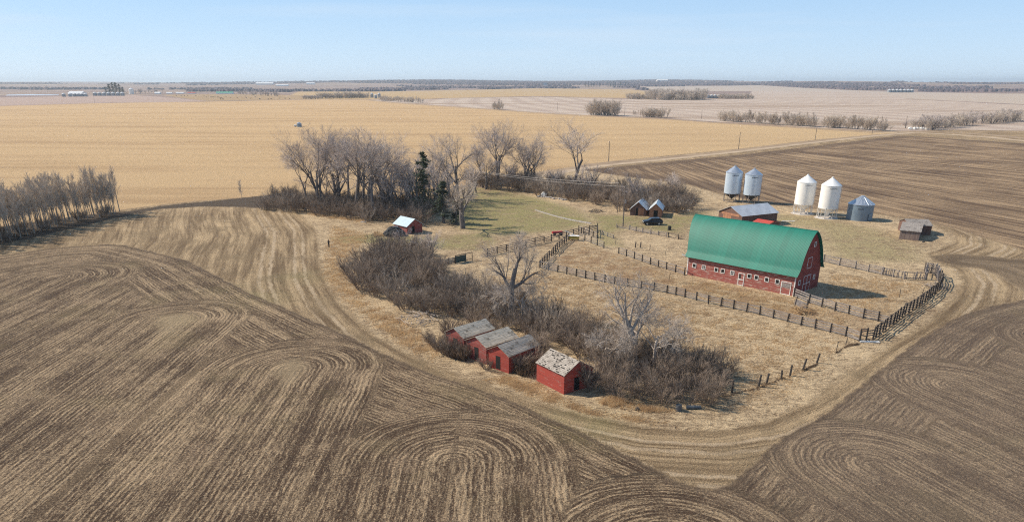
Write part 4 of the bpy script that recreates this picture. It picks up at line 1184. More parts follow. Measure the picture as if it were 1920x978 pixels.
# ------------------------------------------------------------------ yard things
# car
def car():
    X0, Y0 = P(1223, 421)
    e = empty('car', X0, Y0, R(182), 0, 'black sport utility car parked in front of the two small sheds', 'car')
    import bmesh
    def loft(name, secs, mat, par):
        mb = MB(); n = len(secs[0]); vs = [p for s_ in secs for p in s_]
        fs = []
        for i in range(len(secs)-1):
            for k in range(n): fs.append((i*n+k, i*n+(k+1)%n, (i+1)*n+(k+1)%n, (i+1)*n+k))
        fs += [tuple(reversed(range(n))), tuple(range(len(vs)-n, len(vs)))]
        mb.add(vs, fs)
        o = mb.obj(name, mat, par); bm_ = o.modifiers.new('bevel', 'BEVEL'); bm_.width = .06; bm_.segments = 2
        return o
    def sec(x, w_, z0, z1, wt=None):
        wt = wt or w_
        return [(x,-w_,z0),(x,w_,z0),(x,w_,(z0+z1)*.55),(x,wt,z1),(x,-wt,z1),(x,-w_,(z0+z1)*.55)]
    loft('body', [sec(2.45,.82,.42,.85,.78), sec(2.3,.93,.35,1.05,.88), sec(1.2,.98,.32,1.18,.93), sec(-1.2,.98,.32,1.2,.93), sec(-2.3,.96,.35,1.2,.9), sec(-2.45,.88,.45,1.05,.85)], M['carpaint'], e)
    cab = loft('cabin', [sec(1.15,.86,1.14,1.2,.84), sec(.35,.86,1.14,1.74,.72), sec(-1.6,.86,1.14,1.76,.72), sec(-2.3,.86,1.14,1.25,.84)], M['carpaint'], e)
    for s_ in (-1, 1):
        for (x0, x1) in ((.25, .95), (-.75, .15), (-1.75, -.85)):
            t0 = 1.6 if x1 < .5 else 1.38
            mb = MB(); y0, y1 = s_*.875, s_*.80
            q = [(x0, y0, 1.22), (x1, y0, 1.22), (x1 - .02, y1, t0), (x0, y1, 1.62)]
            q2 = [(a_, b_ - s_*.03, c_) for a_, b_, c_ in q]
            mb.add(q + q2, [(0,1,2,3),(7,6,5,4),(0,4,5,1),(1,5,6,2),(2,6,7,3),(3,7,4,0)])
            mb.obj('window', M['glass'], e)
        for x in (1.5, -1.5):
            mb = MB(); mb.tube([Vector((x, s_*.78, .37)), Vector((x, s_*1.0, .37))], [.37,.37], 20, cap=True); wv = mb.obj('wheel', M['black'], e)
            mb = MB(); mb.tube([Vector((x, s_*1.0, .37)), Vector((x, s_*1.02, .37))], [.23,.22], 16, cap=True); mb.obj('rim', M['steelcone'], wv)
        mb = MB(); mb.box(2.36, 2.47, s_*.62-.17, s_*.62+.17, .72, .9); mb.obj('headlight', M['white'], e)
        mb = MB(); mb.box(-2.48, -2.38, s_*.74-.1, s_*.74+.1, .85, 1.1); mb.obj('taillight', M['redpaint'], e)
    mb = MB(); mb.add([(1.12,-.78,1.24),(1.12,.78,1.24),(.42,.68,1.72),(.42,-.68,1.72)], [(0,1,2,3)])
    mb.obj('windscreen', M['glass'], e)
car()
# person
def person():
    X0, Y0 = P(617, 463.5)
    e = empty('person', X0, Y0, R(-20), 0, 'person in dark clothes standing alone at the edge of the stubble', 'person')
    J = {'pel':(0,0,.92,.15),'che':(0,.02,1.25,.17),'nec':(0,.02,1.46,.065),'hea':(0,.0,1.62,.10),'top':(0,0,1.72,.085),
         'lh':(-.1,0,.86,.1),'lk':(-.11,-.02,.48,.07),'la':(-.12,.02,.1,.05),'lt':(-.12,-.14,.04,.04),'rh':(.1,0,.86,.1),'rk':(.11,-.03,.48,.07),'ra':(.12,.02,.1,.05),'rt':(.12,-.14,.04,.04),
         'ls':(-.2,.02,1.4,.065),'le':(-.25,.02,1.12,.045),'lw':(-.16,-.18,1.05,.035),'lf':(-.12,-.26,1.06,.03),'rs':(.2,.02,1.4,.065),'re':(.25,.02,1.12,.045),'rw':(.16,-.18,1.05,.035),'rf':(.12,-.26,1.06,.03)}
    names = list(J); E_ = [('pel','che'),('che','nec'),('nec','hea'),('hea','top'),('pel','lh'),('lh','lk'),('lk','la'),('la','lt'),('pel','rh'),('rh','rk'),('rk','ra'),('ra','rt'),('che','ls'),('ls','le'),('le','lw'),('lw','lf'),('che','rs'),('rs','re'),('re','rw'),('rw','rf')]
    me = bpy.data.meshes.new('body'); me.from_pydata([J[k][:3] for k in names], [(names.index(a), names.index(b)) for a, b in E_], [])
    o = bpy.data.objects.new('body', me); C.objects.link(o); o.parent = e
    o.modifiers.new('skin', 'SKIN')
    for i, k in enumerate(names):
        me.skin_vertices[0].data[i].radius = (J[k][3],)*2
    me.skin_vertices[0].data[0].use_root = True
    s_ = o.modifiers.new('sub', 'SUBSURF'); s_.levels = 1; s_.render_levels = 2
    me.materials.append(M['cloth'])
    mb = MB(); mb.lathe([(.0,1.66),(.105,1.67),(.108,1.74),(.07,1.80),(0,1.82)], 12); mb.obj('cap', M['cloth'], e, True)
    mb = MB(); mb.lathe([(0,1.5),(.06,1.53),(.085,1.6),(.08,1.67),(0,1.7)], 10, 0, -.055); mb.obj('face', M['skin'], e, True)
person()
def box_thing(name, cat, x, y, dims, mats, label, rz=0, z=0):
    X0, Y0 = P(x, y); e = empty(name, X0, Y0, rz, z, label, cat); return e
# yellow feeder
e = box_thing('cattle_feeder', 'feeder', 1076, 450, None, None, 'yellow metal feeder box in the corner of the small corral', R(-12))
mb = MB(); mb.box(-1.1,1.1,-.6,.6,.35,.95); mb.obj('hopper', M['yellow'], e)
mb = MB(); mb.box(-1.2,1.2,-.7,.7,.98,1.04); mb.obj('lid', M['white'], e)
for sx in (-1, 1):
    for sy in (-.5, .5): mb = MB(); mb.box(sx-.05,sx+.05,sy-.05,sy+.05,-.05,.35); mb.obj('leg', M['post'], e)
mb = MB(); mb.bar((-2.2,.4,2.0),(.2,.2,1.1),.2,.08); mb.obj('chute', M['white'], e)
# red implement
e = box_thing('farm_implement', 'implement', 1045, 441, None, None, 'bright red implement resting behind the long yard fence', R(15))
mb = MB(); mb.box(-1.3,1.2,-.35,.35,.55,.95); mb.obj('deck', M['redpaint'], e)
mb = MB(); mb.bar((1.2,0,.6),(2.3,0,.35),.1,.1); mb.obj('hitch', M['redpaint'], e)
for sx in (-.8, .8):
    mb = MB(); mb.tube([Vector((sx,-.5,.35)), Vector((sx,-.3,.35))],[.35,.35],14,cap=True); mb.obj('wheel', M['black'], e)
# black wrecked implement left of blue shed
e = box_thing('tarped_heap', 'machine', 740, 441, None, None, 'black old machine under a torn tarp left of the blue roofed shed', .2)
mb = MB()
rg = random.Random(5); n = 14
prof = []
for i in range(7):
    t = i / 6
    prof.append((2.5 * math.cos(t*1.45) + .02, 2.1 * math.sin(t*1.5)))
mb.lathe([(r_ * (1 + .0*k_), z) for k_, (r_, z) in enumerate(prof)], 16)
mb.v = [(x*(1+rg.gauss(0,.06)), y*.7*(1+rg.gauss(0,.06)), z*(1+rg.gauss(0,.05))) for x, y, z in mb.v]
mb.obj('tarp', M['black'], e)
mb = MB(); mb.bar((-.4,-.3,2.15),(.9,-.5,2.1),.5,.04); mb.bar((.6,-1.2,1.4),(.9,-1.3,1.0),.35,.04); mb.obj('sheet', M['tinroof'], e)
for sx in (-1.6, 1.7):
    mb = MB(); mb.tube([Vector((sx,-1.75,.4)), Vector((sx,-1.5,.4))],[.4,.4],12,cap=True); mb.obj('wheel', M['black'], e)
# barrel, tub, blue-grey trough, plank, dark ball
def barrel(x, y, r_, h, mat, label, name='barrel', cat='barrel'):
    X0, Y0 = P(x, y); mb = MB(); mb.lathe([(0,0),(r_,0),(r_*1.04,h*.33),(r_,h*.36),(r_*1.04,h*.66),(r_,h*.7),(r_,h),(r_*.9,h),(r_*.9,h*.92),(0,h*.92)], 16)
    o = mb.obj(name, mat, None, False); o.location = (X0, Y0, 0); tag(o, label, cat)
barrel(1255, 431, .42, .95, M['black'], 'black barrel standing right of the parked car')
barrel(1272, 769, .34, .7, M['bluegrey'], 'blue grey drum at the front foot of the front thicket')
X0, Y0 = P(1300, 766)
mb = MB(); mb.tube([Vector((-.8,0,.22)), Vector((0,0,.22)), Vector((.8,.1,.2))], [.2,.22,.18], 10, cap=True)
o = mb.obj('culvert_pipe', M['bluegrey']); o.location = (X0, Y0, 0); tag(o, 'blue grey pipe lying right of the blue grey drum', 'pipe')
def rock(x, y, s, mat, label, name='stone', group=None, cat='stone', seed=0, flat=.6):
    X0, Y0 = P(x, y); rg = random.Random(seed)
    mb = MB(); mb.lathe([(0,-.1),(.5,0),(.6,.3),(.42,.6),(.0,.7)], 9)
    mb.v = [(a*s*(1+rg.gauss(0,.12)), b*s*(1+rg.gauss(0,.12)), c*s*flat*1.3) for a, b, c in mb.v]
    o = mb.obj(name, mat); o.location = (X0, Y0, float(hills(np.array(X0), np.array(Y0)))); o.rotation_euler[2] = rg.uniform(0,6); tag(o, label, cat, group)
rg = random.Random(6)
rock(1020, 368, 1.6, M['white'], 'biggest white stone of the pile along the hedge', flat=1.0)
for i in range(14):
    t = i / 13
    rock(1008 + 52*t + rg.uniform(-2,2), 368.5 + 6.5*t + rg.uniform(-.6,.8), rg.uniform(.5,.9), M['stone'], 'pale stone in the line of rubble along the lawn side of the hedge', 'stone', 'rubble by the hedge', seed=i)
# pale broken walk / planks lying on the lawn
for i in range(26):
    t = i / 25
    x, y = 1007 + 97*t, 395 + 23*t + 2.5*math.sin(t*3)
    X0, Y0 = P(x, y)
    mb = MB(); mb.box(-.9+rg.uniform(-.1,.1), .9, -.22-.1*t, .22+.1*t, -.02, .1)
    o = mb.obj('concrete_slab', M['stone']); a2 = P(x+4, y+1.1); o.location = (X0, Y0, rg.uniform(0,.03)); o.rotation_euler[2] = math.atan2(a2[1]-Y0, a2[0]-X0) + rg.gauss(0,.12)
    tag(o, 'pale slab in the line of slabs crossing the lawn towards the small pen', 'slab', 'slabs of the old lawn walk')
for (x, y, l, a, lab) in [(1286,395,2.6,.5,'pale plank lying behind the rightmost hedge shrub'),(1630,641,2.6,-.1,'pale plank on the grass below the curved fence'),(682,416,1.5,.1,'small white board on the grass left of the blue roofed shed'),(1478,415,3.2,-.1,'pale board on the ground left of the white hopper bins')]:
    X0, Y0 = P(x, y); mb = MB(); mb.box(-l/2,l/2,-.25,.25,0,.12); o = mb.obj('plank', M['white']); o.location = (X0,Y0,.02); o.rotation_euler[2] = a; tag(o, lab, 'plank')
for i, (x, y) in enumerate([(1195,768),(1731,454),(1700,571),(697,411)]):
    rock(x, y, .45, M['post'], ['dark lump on the straw right of the nearest granary','dark lump beside the weathered sheds','dark lump inside the right corral','dark lump beside the small white board'][i], 'stump', None, 'stump', seed=30+i, flat=.9)
# leaning panel and tall weeds below the barn corner
a = P(1489,575)
e = empty('hurdle', a[0], a[1], R(-50), 0, 'grey leaning hurdle panel below the right barn corner', 'gate')
mb = MB(); mb.bar((0,0,.9),(2.1,0,.5),.05,1.0); mb.obj('panel', M['greywood'], e)
mb = MB(); mb.bar((2.1,0,-.1),(2.1,.1,1.6),.2,.2); mb.bar((0,0,-.1),(.3,0,1.8),.12,.12); mb.obj('post', M['post'], e)
# slash piles of branches
def brush_pile(x, y, r_, h, mat, label, n=60, seed=0):
    rg = random.Random(seed); X0, Y0 = P(x, y); mb = MB()
    for i in range(n):
        a = rg.uniform(0,6.28); q = rg.random()**.5 * r_
        p = Vector((math.cos(a)*q, math.sin(a)*q, rg.uniform(.0,h)*(1-q/r_*.7)))
        dd = Vector((rg.gauss(0,1), rg.gauss(0,1), rg.gauss(.1,.35))).normalized() * rg.uniform(.6,1.8)
        mb.tube([p-dd*.5, p+perp(rg, dd.normalized())*.1, p+dd*.5], [.05,.04,.015], 4)
    o = mb.obj('brush_pile', mat); o.location = (X0, Y0, .1); tag(o, label, 'brush pile')
brush_pile(783, 600, 3.2, 1.4, M['deadbark'], 'pile of grey dead branches left of the leftmost granary', 90, 1)
brush_pile(1108, 712, 2.0, .8, M['deadbark'], 'pale fallen branches beside the nearest granary', 40, 2)
brush_pile(1150, 705, 3.0, 2.2, M['deadbark'], 'tangle of fallen pale limbs under the large dead tree', 80, 3)
brush_pile(1755, 541, 2.0, 1.1, M['greywood'], 'heap of broken boards inside the curved fence', 40, 4)
brush_pile(1118, 397, 2.2, .5, M['post'], 'low dark pile of scrap at the right of the lawn', 50, 5)
brush_pile(1505, 585, 1.6, 1.4, M['tuft'], 'heap of pale stalks against the leaning hurdle', 70, 6)
mb = MB()
for t in range(2): mb.tube([Vector((0,0,0)), Vector((.5,.3,1.8)), Vector((.3,.4,3.2)), Vector((.9,.5,4.3))], [.18,.15,.12,.03], 6)
X0, Y0 = P(1148, 655); o = mb.obj('dead_snag', M['deadbark']); o.location = (X0, Y0, 0); tag(o, 'single curved white snag rising behind the nearest granary', 'snag')

# ------------------------------------------------------------------ grass tufts and weeds (uncountable)
def tufts(name, polys_px, count, hmin, hmax, mat, seed, spread=.18, blades=5, wdt=.03, avoid=()):
    rg = np.random.default_rng(seed)
    pts = []
    per = count // len(polys_px)
    for px in polys_px:
        poly = np.array([P(*q) for q in px])
        lo, hi = poly.min(0), poly.max(0)
        got = 0
        while got < per:
            c = rg.uniform(lo, hi, (per * 2, 2))
            s_ = sdist(c[:,0], c[:,1], poly) > 0
            sdv = sdist(c[:,0], c[:,1], poly)
            pn = .5 + .25*np.sin(c[:,0]*1.7 + 2*np.sin(c[:,1]*.9)) + .25*np.sin(c[:,1]*1.3 + 2*np.sin(c[:,0]*.7))
            s_ &= rg.random(len(c)) < np.clip(sdv / 2.2, 0, 1) * np.clip(pn * 1.5 - .3, .2, 1)
            for av in avoid: s_ &= sdist(c[:,0], c[:,1], av) < 0
            c = c[s_][:per - got]; pts.append(c); got += len(c)
    pts = np.concatenate(pts)
    # clumpiness
    n = len(pts)
    base = np.repeat(pts, blades, 0) + rg.normal(0, spread * .35, (n*blades, 2))
    N_ = len(base)
    a = rg.uniform(0, 2*np.pi, N_); ln = np.abs(rg.normal(0, .45, N_)) + .08
    h = np.repeat(rg.uniform(hmin, hmax, n), blades) * rg.uniform(.6, 1.1, N_)
    tip = np.stack([base[:,0] + np.cos(a)*ln*h, base[:,1] + np.sin(a)*ln*h, h], 1)
    b = rg.uniform(0, 2*np.pi, N_)
    wv = np.stack([np.cos(b), np.sin(b), 0*b], 1) * wdt
    b3 = np.stack([base[:,0], base[:,1], np.full(N_, -.02)], 1)
    vs = np.stack([b3 - wv, b3 + wv, tip], 1).reshape(-1, 3)
    me = bpy.data.meshes.new(name)
    me.vertices.add(len(vs)); me.vertices.foreach_set('co', vs.ravel().astype(np.float32))
    me.loops.add(len(vs)); me.loops.foreach_set('vertex_index', np.arange(len(vs), dtype=np.int32))
    me.polygons.add(N_); me.polygons.foreach_set('loop_start', np.arange(0, len(vs), 3, dtype=np.int32))
    me.update(calc_edges=True); me.materials.append(mat)
    o = bpy.data.objects.new(name, me); C.objects.link(o); tag(o, kind='stuff'); return o
barn_poly = np.array([tuple(L + d * a_ + nrm * b_) for a_, b_ in ((-.5,-.3),(BL+.5,-.3),(BL+.5,BW+.3),(-.5,BW+.3))]) if False else None
L_b, d_b, n_b, BLb, BWb = frame_from((1287,514), (1487,555), (1533,536))
barn_poly = np.array([tuple(L_b + d_b*a_ + n_b*b_) for a_, b_ in ((-.2,-.1),(BLb+.2,-.1),(BLb+.2,BWb+.1),(-.2,BWb+.1))])
o = tufts('tall_grass', [[(1020,505),(1290,565),(1610,645),(1560,680),(1500,740),(1380,780),(1360,700),(1240,650),(1100,620),(940,545),(900,520)]], 12000, .08, .24, M['tuft'], 1, avoid=(barn_poly,)); o['label'] = 'dry pale grass in the pasture before the barn'
o = tufts('tall_grass', [[(1030,498),(1085,452),(1285,520),(1487,560),(1480,598)],[(1550,510),(1650,520),(1740,535),(1650,600),(1545,575)],[(1290,520),(1486,557),(1600,590),(1600,630),(1300,560)]], 8000, .10, .30, M['tuft'], 2, avoid=(barn_poly,)); o['label'] = 'dry yellow grass inside the corrals'
o = tufts('tall_grass', [[(605,470),(600,520),(640,570),(720,640),(830,690),(835,650),(770,600),(690,560),(650,500),(700,440),(620,420)]], 8000, .10, .34, M['tuft'], 3); o['label'] = 'dry grass bank left of the central thicket'
o = tufts('rusty_grass', [[(1115,745),(1150,742),(1215,760),(1270,768),(1265,775),(1200,775),(1120,760)],[(690,585),(740,590),(830,645),(820,680),(760,650),(700,610)],[(560,398),(690,412),(700,420),(600,408)],[(745,440),(700,445),(700,435)]], 3000, .2, .7, M['tuftorange'], 4, wdt=.02); o['label'] = 'rust coloured tall grass fringing the thickets'
o = tufts('weeds', [[(1350,745),(1372,736),(1422,724),(1465,708),(1482,703),(1484,707),(1466,713),(1422,730),(1372,742)],[(1504,694),(1532,681),(1534,684),(1506,697)],[(1566,661),(1590,646),(1610,644),(1610,647),(1590,650),(1568,664)],[(1611,642),(1640,640),(1700,592),(1764,545),(1762,542),(1700,588),(1640,634)]], 520, .1, .35, M['weed'], 5); o['label'] = 'dark weeds along the wire fence and curved fence'
o = tufts('reeds', [[(955,690),(1003,660),(1004,690),(1000,712),(960,702)],[(830,660),(870,668),(875,680),(835,668)]], 2500, .8, 1.9, M['weed'], 6, wdt=.03); o['label'] = 'dark reeds between the red granaries'
o = tufts('tall_grass', [[(950,700),(1010,715),(1060,745),(1120,765),(1260,790),(1230,800),(1100,778),(1010,752),(900,712)]], 4000, .08, .2, M['tuft'], 7); o['label'] = 'short dry grass in front of the granaries'

# ------------------------------------------------------------------ middle distance
def far_row(px0, px1, n, hmin, hmax, kinds, label, group, seed, jit=8, cat='tree', name='poplar_tree'):
    rg = random.Random(seed)
    n = int(n * 1.6)
    for i in range(n):
        t = (i + rg.uniform(-.5, .5)) / max(1, n - 1)
        x, y = px0[0] + (px1[0]-px0[0])*t, px0[1] + (px1[1]-px0[1])*t
        X0, Y0 = P(x, y)
        Y0 += rg.uniform(-jit, jit); X0 += rg.uniform(-1.5, 1.5)
        put_tree(kinds[rg.randrange(len(kinds))], name, X0, Y0, rg.uniform(hmin * .75, hmax), label, cat, group, rng=rg, wide=1.35)
far_row((925,205),(941,206),5,11,16,FUZ+ASP[:1],'leafless poplar of the small clump in the middle of the pale field edge','poplars of the small field clump',1,5)
far_row((1112,216),(1153,217),14,10,19,FUZ+ASP[:1],'leafless poplar of the round clump beside the far road','poplars of the round clump',2,8)
far_row((1188,219),(1208,220),7,7,9,ASP,'low leafless poplar left in the short row along the far road','poplars of the short row',3,4)
far_row((1210,219.5),(1243,221),9,8,12,FUZ+ASP[:1],'leafless poplar in the short row along the far road','poplars of the short row',4,4)
far_row((1350,227),(1425,231),20,8,12,FUZ+ASP[:4],'leafless poplar in the left stretch of the long roadside row','poplars, left stretch of the roadside row',5,5)
far_row((1425,232),(1528,238),26,8,12,FUZ+ASP[:4],'leafless poplar in the middle stretch of the long roadside row','poplars, middle stretch of the roadside row',6,5)
far_row((1550,239),(1665,246),26,7,11,FUZ+ASP[:4],'leafless poplar in the right stretch of the long roadside row','poplars, right stretch of the roadside row',7,5)
far_row((1718,243),(1812,234),26,8,11.5,FUZ+SMA,'leafless bushy tree in the left roadside thicket at the crossroads','trees of the left roadside thicket',8,14,name='bushy_tree')
far_row((1820,231),(1905,226),22,9,12,FUZ+SMA,'leafless bushy tree in the right roadside thicket','trees of the right roadside thicket',9,16,name='bushy_tree')
far_row((1220,187),(1320,187),46,18,25,FUZ+COT[:1],'tall leafless tree in the tall part of the far farm woodlot','trees of the farm woodlot',10,40)
far_row((1178,186),(1220,186),14,11,15,FUZ,'lower leafless tree at the left end of the far farm woodlot','trees at the left end of the woodlot',11,14)
far_row((1350,185),(1410,185.5),20,9,14,FUZ,'low leafless tree right of the far farm woodlot','trees at the right end of the woodlot',12,14)
far_row((568,186),(598,186),9,7,10,SMA,'dark low tree at the left end of the far hedgerow','trees at the left end of the far hedgerow',13,8,name='bushy_tree')
far_row((598,185),(690,184),30,9,16,FUZ,'leafless tree of the far hedgerow left of the dark bins','trees of the far hedgerow',14,10,name='bushy_tree')
far_row((716,189),(752,191),10,9,13,FUZ+ASP[:1],'leafless poplar just right of the dark far bins','poplars right of the far bins',15,8)
far_row((760,192),(788,193),8,9,13,FUZ+ASP[:1],'leafless poplar at the right end of the far poplar line','poplars at the end of the far line',16,6)
far_row((445,177),(525,181),18,12,16,COT[1:3]+SMA,'grey leafless tree behind the cattle pasture','trees behind the pasture',17,20,name='bushy_tree')
far_row((245,176),(300,175.5),12,14,18,COT[:2],'grey leafless tree right of the far farmyard spruces','trees right of the far farmyard',18,20,name='bushy_tree')
for i, (x, y, h) in enumerate([(200,177,22),(207,177,30),(214,177,34),(220,177.5,34),(226,178,30),(232,178,22)]):
    X0, Y0 = P(x, y); put_tree(SPR[i % 2], 'spruce_tree', X0, Y0, h, 'dark spruce behind the right end of the long bin row', 'tree', 'spruces of the far farmyard', wide=1.9)
for i in range(6):
    X0, Y0 = P(1098 + i*5.2, 166.5); put_tree(SPR[i % 2], 'spruce_tree', X0, Y0, 30, 'dark conifer in the short line on the horizon, left part', 'tree', 'conifers on the horizon, left')
for i in range(9):
    X0, Y0 = P(1140 + i*4.6, 166.5); put_tree(SPR[i % 2], 'spruce_tree', X0, Y0, 24 + 5*(i % 3), 'dark conifer in the short line on the horizon, right part', 'tree', 'conifers on the horizon, right')
# bins
def far_bins(lst, label, group, mats=None):
    for (x, y, r_, h) in lst:
        X0, Y0 = P(x, y); flat_bin(X0, Y0, r_, h*.72, h, label, group, mats or (M['farwall'], M['farroof']), 14, z=float(hills(np.array(X0), np.array(Y0))), detail=False)
far_bins([(120,181.5,4.5,9),(132,181.5,4.5,9)], 'grain bin at the left end of the long far row', 'far bins, left end')
far_bins([(140+7*i,181.2,4.5,8.5) for i in range(4)], 'grain bin in the middle of the long far row', 'far bins, middle')
far_bins([(178.5+8.6*i,179.8,5.2,10) for i in range(7)], 'grain bin in the right half of the long far row', 'far bins, right half')
far_bins([(697.5,183.2,3.8,11),(704.5,184.8,3.4,9),(711,183.2,3.8,11)], 'dark grain bin of the trio at the far hedgerow', 'far bins at the hedgerow')
far_bins([(1327+6.5*i,184.5,3.8,8.5) for i in range(4)], 'silver grain bin in the far farm woodlot', 'far bins in the woodlot')
far_bins([(1667+7*i,173.5,6.5,12) for i in range(7)], 'grain bin in the far row near the right horizon', 'far bins near the right horizon')
X0, Y0 = P(247, 176.5); flat_bin(X0, Y0, 7, 14, 18, 'tall pale grain bin standing right of the far spruces', None, (M['whitesteel'], M['whitecone']), 18, detail=False)
# far buildings
def far_shed(x0, x1, y, depth, hw, hr, label, roofm, wallm=None, name='farm_building', cat='building'):
    a, b = Vector(P(x0, y)), Vector(P(x1, y))
    z = float(hills(np.array(a.x), np.array(a.y)))
    dd = (b - a); ln = dd.length; dd.normalize()
    e = gable(name, label, a, dd, ln, depth, hw, hr, 'x', (wallm or M['whitesteel'], roofm), cat, None, .5, thick=.3)
    e.location.z = z
far_shed(405, 436, 176.5, 14, 3.5, 6.5, 'long low green roofed building behind the cattle', M['greenshed'])
far_shed(128, 154, 180.0, 25, 7, 11, 'large pale hall behind the long far bin row', M['whitecone'])
far_shed(290, 300, 176.5, 10, 3, 6, 'small pale building left of the green roofed one', M['whitecone'])
far_shed(352, 366, 176, 8, 2.5, 4.5, 'low red roofed shed left of the green roofed building', M['redroof'])
far_shed(312, 322, 176, 8, 2.5, 4.5, 'small white shed behind the pasture', M['whitecone'])
far_shed(330, 344, 176, 8, 2.5, 4.5, 'long white trailer like shed behind the pasture', M['whitecone'])
far_shed(480, 512, 164.5, 40, 9, 16, 'long white barn near the left horizon', M['whitecone'])
far_shed(517, 540, 165.5, 30, 6, 10, 'lower white building right of the long far barn', M['whitecone'])
far_shed(575, 590, 164.5, 30, 8, 13, 'small white building near the left horizon', M['whitecone'])
far_shed(1232, 1252, 162, 50, 12, 20, 'white building above the far woodlot', M['whitecone'])
far_shed(1019, 1026, 166, 14, 10, 22, 'tiny pale tower like building on the middle horizon', M['oldsteel'])
# hut in the gold field
X0, Y0 = P(561.5, 238)
flat_bin(X0, Y0, 1.9, 2.6, 3.6, 'small dark steel bin alone in the gold field', None, (M['oldsteel'], M['steelcone']), 16, detail=False)
e = empty('water_tank', P(556,238)[0]-.9, P(556,238)[1], 0, 0, 'white tank trailer left of the small bin in the gold field', 'tank')
mb = MB(); mb.tube([Vector((-1.1,0,1.0)),Vector((-.9,0,1.0)),Vector((.8,0,1.0)),Vector((1.0,0,1.0))],[.4,.75,.75,.4],14,cap=True); mb.obj('tank', M['white'], e)
mb = MB(); mb.tube([Vector((0,-.8,.35)),Vector((0,-.6,.35))],[.35,.35],12,cap=True); mb.obj('wheel', M['black'], e)
# white wrapped bales
for i, (x, y) in enumerate([(1706,243),(1714.5,243),(1720,243),(1727,243.2),(1731,243.2),(1738,243.6)]):
    rock(x, y, 2.6, M['white'], 'white wrapped bale in the line at the crossroads thicket', 'wrapped_bale', 'bales at the crossroads', 'bale', seed=i, flat=.8)
# cattle
def cow_mesh():
    J = [(0,0,1.15,.36),(.75,0,1.2,.36),(-.75,0,1.2,.34),(1.15,0,1.35,.2),(1.5,0,1.2,.17),(1.75,0,1.0,.1)]
    Ed = [(0,1),(0,2),(1,3),(3,4),(4,5)]
    for sx, b in ((.7,1),(-.75,2)):
        for sy in (-.22,.22):
            i = len(J); J += [(sx,sy,.75,.14),(sx+(.03 if sx>0 else -.1),sy,.42,.08),(sx,sy,.04,.07)]; Ed += [(b,i),(i,i+1),(i+1,i+2)]
    i = len(J); J += [(-1.15,0,1.3,.06),(-1.22,0,.8,.04)]; Ed += [(2,i),(i,i+1)]
    me = bpy.data.meshes.new('cow'); me.from_pydata([j[:3] for j in J], Ed, [])
    o = bpy.data.objects.new('cow', me); C.objects.link(o); o.modifiers.new('skin','SKIN')
    for k, j in enumerate(J): me.skin_vertices[0].data[k].radius = (j[3],)*2
    me.skin_vertices[0].data[0].use_root = True
    dg = bpy.context.evaluated_depsgraph_get(); m2 = bpy.data.meshes.new_from_object(o.evaluated_get(dg))
    bpy.data.objects.remove(o); m2.materials.clear(); m2.materials.append(M['cow']); return m2
cow = cow_mesh()
rg = random.Random(12)
for (x, y) in [(331,180),(340,181),(346,180.5),(352,181),(367,181),(383,181),(387,183),(391,181.5),(396,182.5),(400,183),(404,182),(409,183),(413,185),(416,184),(418,187),(414,187),(424,182),(432,184),(445,184),(462,184.5),(470,185.5),(487,186.5)]:
    X0, Y0 = P(x, y); o = link_mesh('cow', cow, None, X0, Y0, 0, rg.uniform(0,6.28), 1.25); tag(o, 'dark cow in the scattered herd left of the far hedgerow', 'cow', 'cattle herd in the pasture')
for (x, y) in [(461,182),(479,183),(487,187),(503,187),(509,186.5),(524,185.5),(535,185.5),(543,186)]:
    X0, Y0 = P(x, y); o = link_mesh('cow', cow, None, X0, Y0, 0, rg.uniform(0,6.28), 1.25); tag(o, 'dark cow of the loose line to the right of the main herd', 'cow', 'cattle right of the herd')
# pond strip at the far left
mb = MB(); q = [P(10,179.3), P(60,178.9), P(110,178.6), P(110,177.6), P(60,177.2), P(14,177.8)]
mb.add([(a, b, .03) for a, b in q], [(0,1,2,3,4,5)]); tag(mb.obj('pond', M['water']), kind='structure')

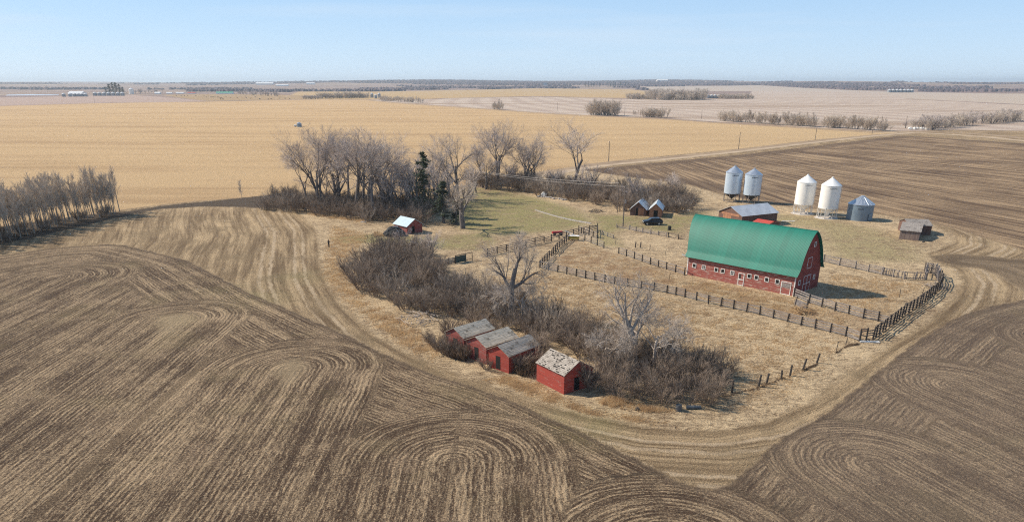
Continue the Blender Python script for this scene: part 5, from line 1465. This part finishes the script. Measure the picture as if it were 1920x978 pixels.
# ------------------------------------------------------------------ woods towards the horizon (one uncountable mass)
def woods():
    rg = np.random.default_rng(9)
    N0 = 90000
    az = rg.uniform(-.80, .80, N0); D = 2300 * (9800 / 2300) ** rg.uniform(0, 1, N0)
    x, y = np.sin(az) * D, np.cos(az) * D
    def vn(x, y, s, k): 
        return (np.sin(x/s + k) + np.sin(y/(s*.8) + 2.1*k) + np.sin((x + y)/(s*1.3) + .7*k) + np.sin((x*.6 - y)/(s*.9) + 1.9*k)) / 4
    n = .5 * vn(x, y*1.3, 900, 1.0) + .35 * vn(x, y*2.0, 340, 2.3) + .25 * vn(x, y, 120, .4)
    dens = n * 1.25 - .10 + .24 * np.clip((D - 3600) / 2500, -1.2, 1) - np.where(az < -.40, .18, 0) - .02
    ok = dens > .12
    # keep the mapped fields open
    for k in ('gold','pale','goldfar','pink','past','palefar'): ok &= sdist(x, y, polys[k]) < -25
    x, y, D = x[ok], y[ok], D[ok]
    x, y, D = x[:17000], y[:17000], D[:17000]
    n = len(x)
    z = hills(x, y)
    ring = np.array([(np.cos(t), np.sin(t)) for t in np.linspace(0, 2*np.pi, 6, endpoint=False)])
    sx = rg.uniform(6, 14, n) * (D / 4500) ** .6; h = rg.uniform(5, 12, n)
    V_, F_ = [], []
    base = np.zeros((n, 13, 3))
    for k in range(6):
        w_ = sx * rg.uniform(.8, 1.2, n)
        base[:, k] = np.stack([x + ring[k,0]*w_, y + ring[k,1]*w_, z - 1], 1)
        w2 = sx * .75 * rg.uniform(.7, 1.2, n)
        base[:, 6+k] = np.stack([x + ring[k,0]*w2, y + ring[k,1]*w2, z + h*rg.uniform(.5, .85, n)], 1)
    base[:, 12] = np.stack([x, y, z + h], 1)
    f1 = [(k, (k+1) % 6, 6 + (k+1) % 6) for k in range(6)] + [(k, 6 + (k+1) % 6, 6+k) for k in range(6)] + [(6+k, 6+(k+1) % 6, 12) for k in range(6)]
    f = (np.array(f1)[None] + (np.arange(n)*13)[:, None, None]).reshape(-1, 3)
    vs = base.reshape(-1, 3)
    me = bpy.data.meshes.new('distant_woods')
    me.vertices.add(len(vs)); me.vertices.foreach_set('co', vs.ravel().astype(np.float32))
    me.loops.add(f.size); me.loops.foreach_set('vertex_index', f.ravel().astype(np.int32))
    me.polygons.add(len(f)); me.polygons.foreach_set('loop_start', np.arange(0, f.size, 3, dtype=np.int32))
    me.update(calc_edges=True); me.materials.append(M['wood_far'])
    o = bpy.data.objects.new('distant_woods', me); C.objects.link(o); tag(o, 'purple grey woods covering the low hills along the horizon', None, None, 'stuff')
woods()

# ------------------------------------------------------------------ haze
mb = MB(); mb.box(-15000, 15000, -900, 15000, -2.5, 95)
hz = mb.obj('haze', None); hz.data.materials.clear()
m = bpy.data.materials.new('haze'); m.use_nodes = True; m.node_tree.nodes.clear()
m.cycles.homogeneous_volume = True
pv = m.node_tree.nodes.new('ShaderNodeVolumePrincipled'); out = m.node_tree.nodes.new('ShaderNodeOutputMaterial')
pv.inputs['Color'].default_value = (.78, .90, 1.0, 1); pv.inputs['Density'].default_value = 8.5e-5; pv.inputs['Anisotropy'].default_value = .2
m.node_tree.links.new(pv.outputs[0], out.inputs['Volume']); hz.data.materials.append(m)
tag(hz, kind='stuff')
